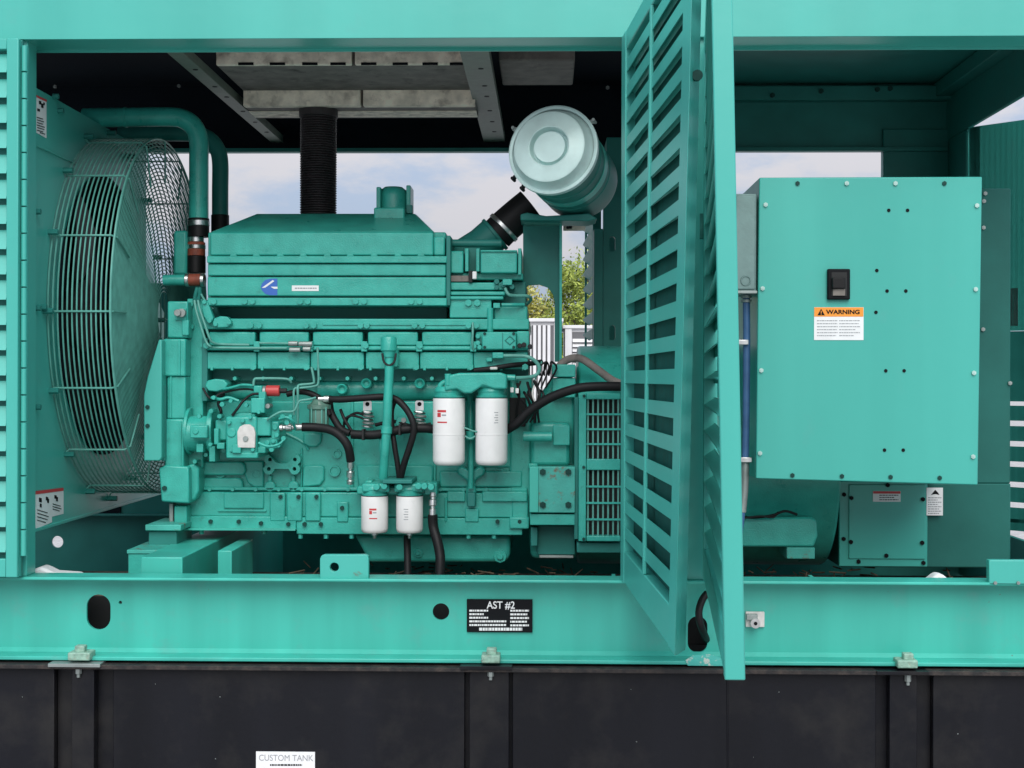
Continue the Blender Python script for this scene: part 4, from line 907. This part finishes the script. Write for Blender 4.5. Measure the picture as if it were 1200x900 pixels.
hose('sensor_line', [(588,357,.6),(600,357,.6),(614,357,.62)], 2, 'cast', eg)
part('riser_pipe', MB().cyl(W(574.5,361,YF-.0), W(574.5,389,YF-.0), 3.7*S(.6), 14), 'cast', eg, bevel=.001)
R('rear_box', 'cast', (579,359,618,384,YF+.03,1.1), bevel=.005)
R('rear_box_lip', 'cast', (578,355,586,361,YF-.0,.75), bevel=.002)
R('control_block', 'cast', (565,389,605,409.5,YF-.045,.66), bevel=.004, label='bright teal block with engraved diamond')
bolts('block_screws', [W(x,y,YF-.045) for x,y in ((568,391),(568,407),(602,391),(602,407))], .006, .004, 'darkbolt', eg, single=False)
R('block_groove', 'dkteal', (588.5,390,589.5,409,YF-.0462,YF-.04), bevel=0)
part('diamond_mark', MB().tube([W(x,y,YF-.046) for x,y in ((597.5,394),(603,399),(597.5,404),(592,399))], .0025, 6, closed=True), 'dkteal', eg, bevel=0)
R('end_block', 'cast', (605.3,388,620,409,YF-.014,.9), (605,410,618,424,YF+.03,.9), bevel=.004)
for x,y in ((560,394),(560,402),(562,407),(609,405),(614,404),(621,406)):
    q = W(x,y,YF-.03); part('block_fitting', MB().cyl(q, q+Vector((0,.06,0)), 3*S(.6), 8, smooth=False), 'cast' if x < 600 else 'dark', eg, bevel=.002)
hose('clip_line', [(554,378,.58),(554,390,.57),(553.5,402,.57),(555,410,.58)], 1.4, 'guard', eg)
R('line_bracket', 'cast', (577,413,590,420,.56,.62), (570,419,577,424,.58,.64), bevel=.003)
hose('return_line', [(588,417,.57),(605,417,.56),(618,418,.55),(628,424,.55),(632,432,.55),(629,439,.55),(620,442,.54),(604,443,.52)], 2.2, 'guard', eg, seg=8)
part('return_union', MB().cyl(W(594,442.5,.52), W(604,443,.52), 4*S(.52), 8, smooth=False), 'cast', eg, bevel=.002)
hose('cable', [(556,434,.57),(575,432,.56),(600,428,.58),(622,426,.62),(634,424,.7)], 3, 'rubber', eg)
R('foil_wrap', 'plate', (574,430,583,433.5,.545,.57), bevel=.004)
# --- flywheel end
YW = .62
R('flywheel_housing', 'cast', (597,440,623,612,YW+.045,1.45), bevel=.01)
R('housing_bracket', 'cast', (600,583,619,609,YW+.02,.9), (597,606,620,620,YW+.0,.9), bevel=.005)
R('rear_support', 'cast', (647,427,674.5,442,YW+.06,1.0), (647,443,674.5,466,YW+.07,1.1), bevel=.004)
part('bell_housing', MB().poly([(648,442),(676,442),(676,655),(622,655),(616,570),(616,500),(630,466)], YW+.12, 1.45), 'cast', eg, bevel=.02)
R('starter_body', 'cast', (622,495,668,546,YW-.0,.95), bevel=.014)
part('starter_solenoid', MB().cyl(W(613,511.5,YW-.04), W(647,511.5,YW-.04), 6*S(.58), 16), 'cast', eg, bevel=.002)
R('starter_shelf', 'cast', (619,543,630,549,YW-.01,.9), (648,498,668,522,YW-.03,.8), bevel=.004)
mtp = R('mount_plate', 'rusty', (621,547,674,601,YW-.06,.8), bevel=.003, label='teal plate with rust at its lower edge')
R('plate_edge', 'rail', (620.5,547,631,600.5,YW-.066,.79), parent=mtp, bevel=.002)
bolts('plate_bolt', [W(x,y,YW-.06) for x,y in ((636,553),(666,553),(636,591.5),(666,591.5))], .012, .008, 'darkbolt', mtp)
R('mount_ledge', 'cast', (621,602.5,674,615.5,YW-.05,.9), bevel=.003)
R('mount_leg', 'dkteal', (630,616,674,650,YW+.05,.9), (622,618,630,640,YW-.0,.72), bevel=.003)
R('mount_base', 'dull', (632,651,672,654,YW+.03,.9), bevel=.002)
# loose wiring at the flywheel end
rnd = random.Random(3)
for k in range(7):
    x = 606+k*4; hose('loose_wire', [(x,446+rnd.uniform(0,14),.60),(x+rnd.uniform(-4,8),462,.57),(x+rnd.uniform(-6,10),478,.58),(x+rnd.uniform(-8,4),495,.60)], rnd.uniform(1,2), 'rubber', eg, n=4, seg=6)
for k in range(4):
    x = 628+k*5; hose('loose_wire', [(x,440,.66),(x+rnd.uniform(-3,6),430,.64),(x+rnd.uniform(-4,8),424,.64),(x+rnd.uniform(2,10),432,.66),(x-4,455,.66)], rnd.uniform(.9,1.5), 'rubber' if k else 'guard', eg, n=4, seg=6)
hose('loose_wire', [(626,452,.56),(624,462,.55),(628,472,.55),(636,477,.56)], 1, 'plate', eg)
for x,y in ((600,457),(606,458)): R('connector', 'paper', (x-2,y-3,x+2,y+3,.53,.56), bevel=.002)
R('wire_tray', 'dark', (597,466,616,500,.64,.68))
# --- many small fittings, unions and pipe clips on the fuel side
def nub(x, y, rp, Y, h=.035, m='cast', seg=8, nm='fitting'):
    q = W(x, y, Y); part(nm, MB().lathe([(0,0),(0,rp*S(Y)),(h*.5,rp*S(Y)),(h*.5,rp*.72*S(Y)),(h,rp*.72*S(Y)),(h,0)], q, (0,1,0), seg, smooth=False), m, eg, bevel=.0012)
for x, y, rp in ((331,489,3.5),(336,495,3.2),(332,514,3),(318,527,3),(326,522,2.6),(340,488,2.4),(303,483,2.2),(284,493,2.6),(296,527,2.4),(271,527,2.6),(268,495,2.6),
                 (246,521,2.4),(233,488,2.6),(260,474,3),(270,470,2.4),(250,466,2.6),(288,475,2.6),(293,489,2.2)):
    nub(x, y, rp, .455)
for x, y, rp in ((242,520,3.4),(241,533,2.6),(262,528,2.8),(228,541,2.6)): nub(x, y, rp, .55, .08)
hose('fuel_line', [(327,491,.455),(336,489,.45),(343,494,.46),(346,503,.5)], 1.6, 'cast', eg); hose('fuel_line', [(303,519,.46),(314,523,.455),(326,521,.455),(333,515,.46)], 1.5, 'cast', eg)
hose('fuel_line', [(248,466,.5),(258,468,.48),(268,466,.48),(280,470,.48)], 1.8, 'cast', eg)
hose('fuel_line', [(298,452,.54),(284,451,.55),(272,454,.56),(262,456,.57)], 1.6, 'cast', eg)
for q_ in ((303,459,311,469,.48,.53), (272,521,282,531,.452,.49), (254,519,263,526,.49,.56), (245,523,252,541,.52,.60), (230,520,238,530,.50,.60)): R('pump_arm', 'cast', q_, bevel=.002)
# casting ribs, core plugs and bolt rows on the block
for x, y, rp in ((258,553,7),(300,556,5),(392,552,6.5),(470,556,7),(585,556,7),(530,515,6),(395,532,5)):
    q = W(x, y, YK-.012); part('core_plug', MB().lathe([(.004,0),(.004,rp*.72*S(YK)),(-.002,rp*.8*S(YK)),(-.002,rp*S(YK)),(.02,rp*1.06*S(YK))], q, (0,1,0), 22), 'cast', bk, bevel=0)
for a, b, c, d in ((411,470,414,571),(508,470,511,571),(233,540,235,571),(352,525,354,571)): R('block_rib', 'cast', (a,b,c,d,YK-.012,YK+.01), parent=bk, bevel=.003)
mb = MB()
for k in range(14):
    q = W(246+k*27, 573.5, YK-.03); mb.cyl(q, q+Vector((0,-.009,0)), .0075, 6, smooth=False)
for k in range(12):
    q = W(242+k*33, 443.5, YF+.02); mb.cyl(q+Vector((0,.07,0)), q, .0075, 6, smooth=False)
part('block_bolts', mb, 'cast', bk, bevel=0, kind='stuff')
# harness with ties along the cam housing
hh = hose('harness', [(336,462,.57),(352,459,.57),(366,462,.57),(378,470,.57),(386,486,.57)], 3.6, 'rubber', eg)
hose('harness', [(440,498,.60),(462,494,.58),(486,500,.57),(505,497,.58)], 2.2, 'rubber', eg); hose('harness', [(412,505,.57),(404,492,.575),(399,480,.59)], 2.0, 'rubber', eg)
for x, y in ((425,509.5),(468,503.7),(487,502)): R('cable_tie', 'dark', (x-1.2,y-6.5,x+1.2,y+6.5,.508,.57), bevel=.001)
# --- coolant plumbing at the front of the engine
pk = R('thermostat_pipe', 'cast', (203,270,219,322,YF+.22,.95), bevel=.01)

# ================================================================== COOLANT PIPES
cp = thing('coolant_pipe', 'thick teal coolant pipe bending down beside the fan guard, front one', 'pipe', W(233,258,.85), 'teal coolant pipes')
part('pipe', MB().tube(catmull([W(x,y,.85) for x,y in ((98,138),(150,137.5),(200,137),(216,140),(228,150),(233,166),(233,190),(233,262))],6), 11.3*S(.85), 20), 'cast', cp, bevel=0)
part('pipe_bead', MB().cyl(W(146,137.5,.85), W(149,137.5,.85), 12*S(.85), 20), 'cast', cp, bevel=.001)
def drum(name, px, t, b, rp, Y, m, parent, seg=22): return part(name, MB().cyl(W(px,t,Y), W(px,b,Y), rp*S(Y), seg), m, parent, bevel=.002)
drum('rubber_sleeve', 233, 256, 278, 12.2, .85, 'rubber', cp)
drum('hose_clamp', 233, 258.5, 265, 12.8, .85, 'steel', cp); drum('hose_clamp', 230, 277.5, 284, 9, .85, 'steel', cp)
drum('red_hose', 230, 284, 300, 10.5, .85, 'rust', cp); drum('hose_clamp', 230, 287, 292, 11, .85, 'steel', cp)
drum('lower_sleeve', 230, 300, 320, 11, .85, 'rubber', cp)
cp2 = thing('coolant_pipe', 'thick teal coolant pipe behind the front one, ending in a black sleeve', 'pipe', W(258,270,1.15), 'teal coolant pipes')
part('pipe', MB().tube(catmull([W(x,y,1.15) for x,y in ((140,157),(200,156),(226,157),(243,162),(254,174),(258,190),(258,225),(258,268))],6), 9.6*S(1.15), 20), 'dkteal', cp2, bevel=0)
drum('rubber_sleeve', 258, 252, 273, 10.5, 1.15, 'rubber', cp2); drum('hose_clamp', 258, 269, 273.5, 8, 1.14, 'steel', cp2)
cp3 = thing('coolant_pipe', 'short level coolant pipe with red hose entering the aftercooler', 'pipe', W(215,328,.72), 'teal coolant pipes')
part('pipe', MB().cyl(W(192,328.5,.72), W(219,328,.72), 6.5*S(.72), 18), 'cast', cp3, bevel=0)
part('red_hose', MB().cyl(W(217,328,.72), W(240,328,.72), 7.2*S(.72), 20), 'rust', cp3, bevel=.004)
for p in (217.5,235.5): part('hose_clamp', MB().cyl(W(p,328,.72), W(p+4.5,328,.72), 8*S(.72), 20), 'steel', cp3, bevel=.002)
hose('bypass_line', [(231,338,.66),(229,346,.64),(228,352,.6)], 2.4, 'dkteal', cp3); hose('bypass_line', [(234,338,.66),(234,346,.64),(232,352,.6)], 2.4, 'dkteal', cp3)
part('elbow', MB().tube(catmull([W(x,y,.95) for x,y in ((233,283),(221,284),(212,292),(209,306),(209,322))],5), 6*S(.95), 14), 'cast', cp3, bevel=0)

# ================================================================== AIR CLEANER
al = thing('air_cleaner', 'round silver-green air cleaner drum mounted above the engine', 'air cleaner', W(648,255,.6))
axis = Vector((.27,.93,-.17)).normalized(); co = W(648.5,176,.40); r = 54*S(.40)
fc = W(643,171,.40-.055)    # front face
fax = (co-fc).normalized(); fL = (co-fc).length; fr = 43.5*S(.345)
part('cover', MB().lathe([(.010,0),(.010,fr*.43),(.030,fr*.46),(.030,fr*.50),(.001,fr*.545),(-.001,fr*.57),(.001,fr*.60),(.001,fr*.93),(.005,fr*.99),(.012,fr*1.01),(fL*.92,r*.90),(fL,r*.93)], fc, axis, 56), 'silverpaint', al, bevel=0)
part('clamp_band', MB().lathe([(-.006,r*.92),(-.010,r*.97),(-.008,r),(.012,r),(.016,r*.97),(.018,r*.92)], co, axis, 56), 'silverpaint', al, bevel=0)
bL = .42; rb = r*.90
part('body', MB().lathe([(.018,rb),(.10,rb),(.102,rb*1.015),(.112,rb*1.015),(.114,rb),(.24,rb),(.242,rb*1.012),(.25,rb*1.012),(.252,rb),(bL-.06,rb),(bL-.05,rb*.99),(bL,rb*.8),(bL,0)], co, axis, 48), 'dkteal', al, bevel=0)
part('body_strap', MB().lathe([(.16,rb*1.004),(.16,rb*1.02),(.20,rb*1.02),(.20,rb*1.004)], co, axis, 48), 'sheet', al, bevel=0)
s1 = axis.cross(Vector((0,0,1))).normalized(); s2 = s1.cross(axis).normalized()
for aa in (35, 150, 215, 232):
    d = s1*math.cos(math.radians(aa))+s2*math.sin(math.radians(aa)); c = co+d*r
    part('band_latch', MB().cyl(c-axis*.008, c+d*.012+axis*.004, .008, 8).cyl(c+d*.012-axis*.014, c+d*.012+axis*.018, .006, 8), 'dull' if aa < 200 else 'ink', al, bevel=0)
part('intake_hose', MB().tube(catmull([W(x,y,.86) for x,y in ((622,240),(606,253),(590,267),(582,275))],4), 20*S(.86), 22), 'rubber', al, bevel=0)
def ringc(a, b, rp, Y, m, nm): part(nm, MB().cyl(W(*a,Y), W(*b,Y), rp*S(Y), 24), m, al, bevel=.002)
ringc((592,265),(588.5,268.5),21.5,.86,'steel','hose_clamp'); ringc((581.5,273.5),(578.5,276),22.5,.86,'dkteal','hose_collar')
part('inlet_cone', MB().tube([W(x,y,.86) for x,y in ((580,274),(562,288),(535,300),(520,306))], [21*S(.86),20*S(.86),16*S(.86),12*S(.86)], 22), 'dkteal', al, bevel=0)
part('support_bracket', MB().poly([(613,262),(658,262),(658,424),(650,424),(650,354),(648,345),(642,337),(632,333.5),(619,334.5),(616,338),(613,338)], .80, .815), 'dkteal', al, bevel=.001)
part('bracket_lip', MB().rect(614,257.5,657.5,261.5,.70,.82), 'guard', al, bevel=.002)
part('bracket_edge', MB().rect(655.5,262.3,658.6,424,.74,.80), 'cast', al, bevel=.001)
part('pale_bracket', MB().rect(660,254,686,270,1.0,1.02), 'mufflight', al, bevel=.002)
part('bracket_bolt', MB().cyl(W(667,268,.98), W(667,255,.98), 3.4*S(.98), 10), 'ink', al, bevel=.001)
part('saddle', MB().poly([(610,251),(618,249),(640,253),(690,250),(700,256),(690,259),(610,258)], .62, .80), 'dkteal', al, bevel=.004)

# ================================================================== ALTERNATOR
an = thing('alternator', 'teal generator end with a wire grille, partly hidden by the open doors', 'alternator', W(800,650,1.05))
zc = W(700,540,.6).z
part('drum', MB().cyl((W(676,540,1.05).x, 1.05, zc), (W(960,540,1.05).x, 1.05, zc), .43, 48), 'cast', an, bevel=.01)
part('shoulder', MB().poly([(676,424),(732,424),(732,466),(676,466)], .80, 1.4), 'cast', an, bevel=.03, seg=4)
YA = .55
gf = part('grille_frame', MB().rect(678,461,687,634.5,YA,.75).rect(687.3,461,727,468,YA,.75).rect(687.3,538,727,551,YA+.002,.75).rect(687.3,628,727,634.5,YA,.75), 'cast', an, bevel=.003)
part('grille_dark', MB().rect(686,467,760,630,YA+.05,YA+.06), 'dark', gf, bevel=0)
part('frame_edge', MB().rect(673,466,677.6,632,YA+.02,.8), 'dkteal', gf, bevel=.002)
for a, b in ((468,538),(551,628)):
    for k in range(8):
        px = 689+k*5.9; part('grille_bar', MB().rect(px-1, a, px+1, b, YA+.012, YA+.018), 'guard', gf, bevel=0)
    for k in range(1,4):
        py = a+(b-a)*k/4; part('grille_bar', MB().rect(687.3, py-1.1, 740, py+1.1, YA+.004, YA+.0115), 'cast', gf, bevel=0)
bolts('frame_bolt', [W(x,y,YA) for x,y in ((684.5,464),(684,547.5),(684,631.5))], .006, .005, 'darkbolt', gf)
part('lower_skirt', MB().rect(676,636,760,648,YA+.03,.9), 'dkteal', an, bevel=.003)
part('end_frame', MB().poly([(830,607),(950,606),(957,609),(958.5,628),(954,641),(830,641)], .60, 1.4), 'cast', an, bevel=.008)
part('end_foot', MB().rect(922,641.5,955,655,.60,.9), 'rusty', an, bevel=.003)
part('end_housing', MB().rect(820,470,980,606,.85,1.3), 'dkteal', an, bevel=.01)
hose('loose_lead', [(866,606,.56),(885,606.5,.57),(905,604,.57),(920,599,.57),(934,603,.58)], 1.5, 'rubber', an)
hose('loose_lead', [(866,608,.565),(890,605,.56),(906,606,.57),(912,600,.58)], 1.2, 'dark', an)
# power cable
pc = hose('power_cable', [(412,509,.56),(440,509.5,.55),(470,503.5,.54),(500,502,.55),(530,507,.58),(575,510,.58),(603,498,.52),(620,482,.50),(645,466,.48),(675,455.5,.46),(700,453,.46),(740,453,.48)], 5.4, 'rubber', None, seg=14)
tag(pc, 'thick black cable running along the engine into the alternator', 'cable')
fc_ = hose('flex_conduit', [(650,437,.70),(662,423,.70),(680,420,.68),(700,433,.66),(720,447,.66),(740,452,.66)], 4.6, 'muff', None, seg=12)
tag(fc_, 'grey flexible conduit arching over the alternator shoulder', 'conduit')

# ================================================================== CONTROL CABINET
cb = thing('control_cabinet', 'large teal control cabinet with plain bolted cover, right side', 'cabinet', W(1020,665,.48))
YC = .27; YX = .80
cv = part('cover', MB().poly([(890,208),(1151,207),(1146,568.5),(885.5,561)], YC, YX-.003), 'sheet', cb, bevel=.004)
# clean the cover's skew: it sits a little crooked in the photo
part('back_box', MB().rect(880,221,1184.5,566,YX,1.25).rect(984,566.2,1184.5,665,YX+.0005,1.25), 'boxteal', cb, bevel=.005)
bolts('cover_bolt', [W(x,y,YC) for x,y in ((992,215),(1049,215),(897,240),(893.5,338),(892,434),(890.5,531),(1144.5,241),(1143,339),(1141,437),(1140,535))], .0080, .007, 'boltpaint', cv)
bolts('cover_bolt', [W(x,y,YC) for x,y in ((934.5,215),(1106.5,215),(928.5,557),(986.5,558),(1043.5,559),(1101,560))], .0080, .005, 'darkbolt', cv)
mb = MB()
for x,y in ((1041.5,246.5),(1063.5,246.5),(1027.5,317),(1039.5,341),(1061.5,341),(1026.5,366),(1038,434.5),(1059.5,434.5),(1036.5,527.5),(1058.5,527.5)):
    q = W(x,y,YC); mb.lathe([(-.0025,.0048),(-.0025,.0058),(.001,.0064)], q, (0,1,0), 12); mb.cyl(q+Vector((0,-.0012,0)), q+Vector((0,.001,0)), .0050, 12)
part('rivet_holes', mb, 'ink', cv, bevel=0, kind='stuff')
sw = part('breaker_switch', MB().rect(970,315,996.5,351,YC-.018,YC-.0005), 'ink', cv, bevel=.004)
part('switch_recess', MB().rect(974.5,319,992.5,347,YC-.0195,YC-.0182), 'dark', sw, bevel=0)
part('switch_lever', MB().rect(975.5,325,991,338,YC-.034,YC-.0196), 'rubber', sw, bevel=.003)
part('switch_plate', MB().rect(976,338.5,990.5,346.5,YC-.024,YC-.0196), 'muff', sw, bevel=.001)
ws = part('warning_label', MB().rect(954,360,1012,398.5,YC-.0016,YC-.0004), 'paper', cv, bevel=0)
part('orange_band', MB().rect(954.2,360.2,1011.8,371,YC-.0024,YC-.0017), 'orange', ws, bevel=0)
text('lettering', 'WARNING', .02, W(988, 365.8, YC-.003), 'ink', ws, width=39*S(YC), bold=.03)
part('triangle', MB().poly([(958,369.4),(962.3,361.8),(966.6,369.4)], YC-.0032, YC-.0025), 'ink', ws, bevel=0)
part('exclamation', MB().rect(961.9,364.2,962.8,367.2,YC-.0038,YC-.0033).rect(961.9,367.8,962.8,368.7,YC-.0038,YC-.0033), 'orange', ws, bevel=0)
dashes('small_print', 957,374,1009,395,YC-.0024,6,'grey_ink',ws,cols=2,seed=9,fill=.95,h=.30)
# access panel below the cover
ap = part('access_frame', MB().rect(983.5,564,1087,664,YX-.02,YX-.001), 'sheet', cb, bevel=.003)
part('access_panel', MB().rect(995,568,1084.5,655,YX-.028,YX-.0205), 'sheet', ap, bevel=.002)
bolts('panel_bolt', [W(x,y,YX-.028) for x,y in ((997.5,583.5),(997,635),(1081.5,585),(1080.5,636),(1040,568.5),(1038.5,651))], .0085, .006, 'ink', ap)
bolts('frame_bolt', [W(x,y,YX-.02) for x,y in ((989,579.5),(988.5,631.5),(1006,658),(1082,659.5))], .0085, .006, 'ink', ap)
st = part('panel_sticker', MB().rect(1023,575.5,1055.5,588,YX-.030,YX-.0285), 'paper', ap, bevel=0)
part('red_band', MB().rect(1023.2,575.7,1055.3,578.5,YX-.0308,YX-.0302), 'red', st, bevel=0); dashes('small_print', 1030,579,1054,587,YX-.0306,3,'ink',st,seed=12,fill=.95,h=.35)
st = part('panel_sticker', MB().rect(1085.8,571.5,1105,604,YX-.0222,YX-.0205), 'paper', ap, bevel=0)
part('pictogram', MB().poly([(1091,580),(1096,574),(1099,577),(1101,580),(1096,579)], YX-.0228, YX-.0223), 'ink', st, bevel=0); dashes('small_print', 1087,582,1104,603,YX-.0228,8,'grey_ink',st,seed=14,fill=.95,h=.42)
bolts('side_bolt', [W(x,y,YX) for x,y in ((1154,227),(1152.5,236),(1152,267),(1151.5,386),(1183,449))], .008, .010, 'dull', cb)

# junction box and conduit left of the cabinet
jb = thing('junction_box', 'grey steel junction box beside the control cabinet', 'junction box', W(875,345,.30))
part('box', MB().rect(861,227,886.5,342,.28,.48), 'boxgrey', jb, bevel=.004)
part('rim', MB().rect(860.5,340.5,887.5,344,.272,.485), 'dull', jb, bevel=.002)
part('lid', MB().rect(862.5,229,885,339,.274,.2795), 'boxgrey', jb, bevel=.003)
part('knockout', MB().lathe([(0,.013),(-.003,.015),(-.003,.017),(0,.019)], W(874,329,.274), (0,1,0), 20), 'boxgrey', jb, bevel=0)
cn = thing('conduit', 'blue conduit tube dropping from the grey junction box', 'conduit', W(874,600,.34))
part('tube', MB().tube(catmull([W(x,y,.34) for x,y in ((874.5,344),(875,400),(874.5,470),(873.5,530),(871,580),(866,625),(860,660))],5), 4.3*S(.34), 14), 'conduit', cn, bevel=0)
for y in (346,351): part('coupling', MB().cyl(W(874.5,y,.34), W(874.5,y+3.5,.34), 6.2*S(.34), 14), 'dull', cn, bevel=.001)
for x,y in ((868.5,401),(872.5,539)):
    part('clamp', MB().rect(x-6,y-3,x+9,y+3,.315,.332), 'steel', cn, bevel=.002)
part('lower_sleeve', MB().tube([W(873.5,537,.34), W(872,575,.34), W(869.5,600,.34)], 4.9*S(.34), 14), 'dull', cn, bevel=0)

# pale scraps lying on the frame
def scrap(pts, Y0, Y1, label):
    tag(part('foam_scrap', MB().poly(pts, Y0, Y1), 'paper', None, bevel=.01, seg=3), label, 'scrap', 'pale scraps on the frame')
scrap([(30,681),(30,672),(40,667),(47,664),(54,667),(62,671),(90,673),(95,681)], .125, .20, 'crumpled white scrap lying on the frame under the radiator')
scrap([(1078,690),(1088,681),(1099,672.5),(1106,674),(1116,682),(1120,690)], .125, .19, 'crumpled white scrap lying on the frame under the cabinet')
mb = MB(); rnd = random.Random(11)
for _ in range(260):
    x = rnd.choice([rnd.uniform(-.99,-.2), rnd.uniform(-.5,.2), rnd.uniform(.7,1.6)]); y = rnd.uniform(.32,.98); s_ = rnd.uniform(.01,.035)
    a_ = rnd.uniform(0,PI); d = Vector((math.cos(a_), math.sin(a_), rnd.uniform(-.2,.5)))*s_
    c = Vector((x, y, ZTOP-.10+rnd.uniform(-.02,.03))); mb.tube([c-d, c+d], .003, 4)
part('dry_grass', mb, 'wood', None, bevel=0, kind='stuff')
part('silt', MB().box(XL+.1, XR-.1, .30, 1.0, ZB+.014, ZTOP-.115), 'wood', sk, bevel=.01)
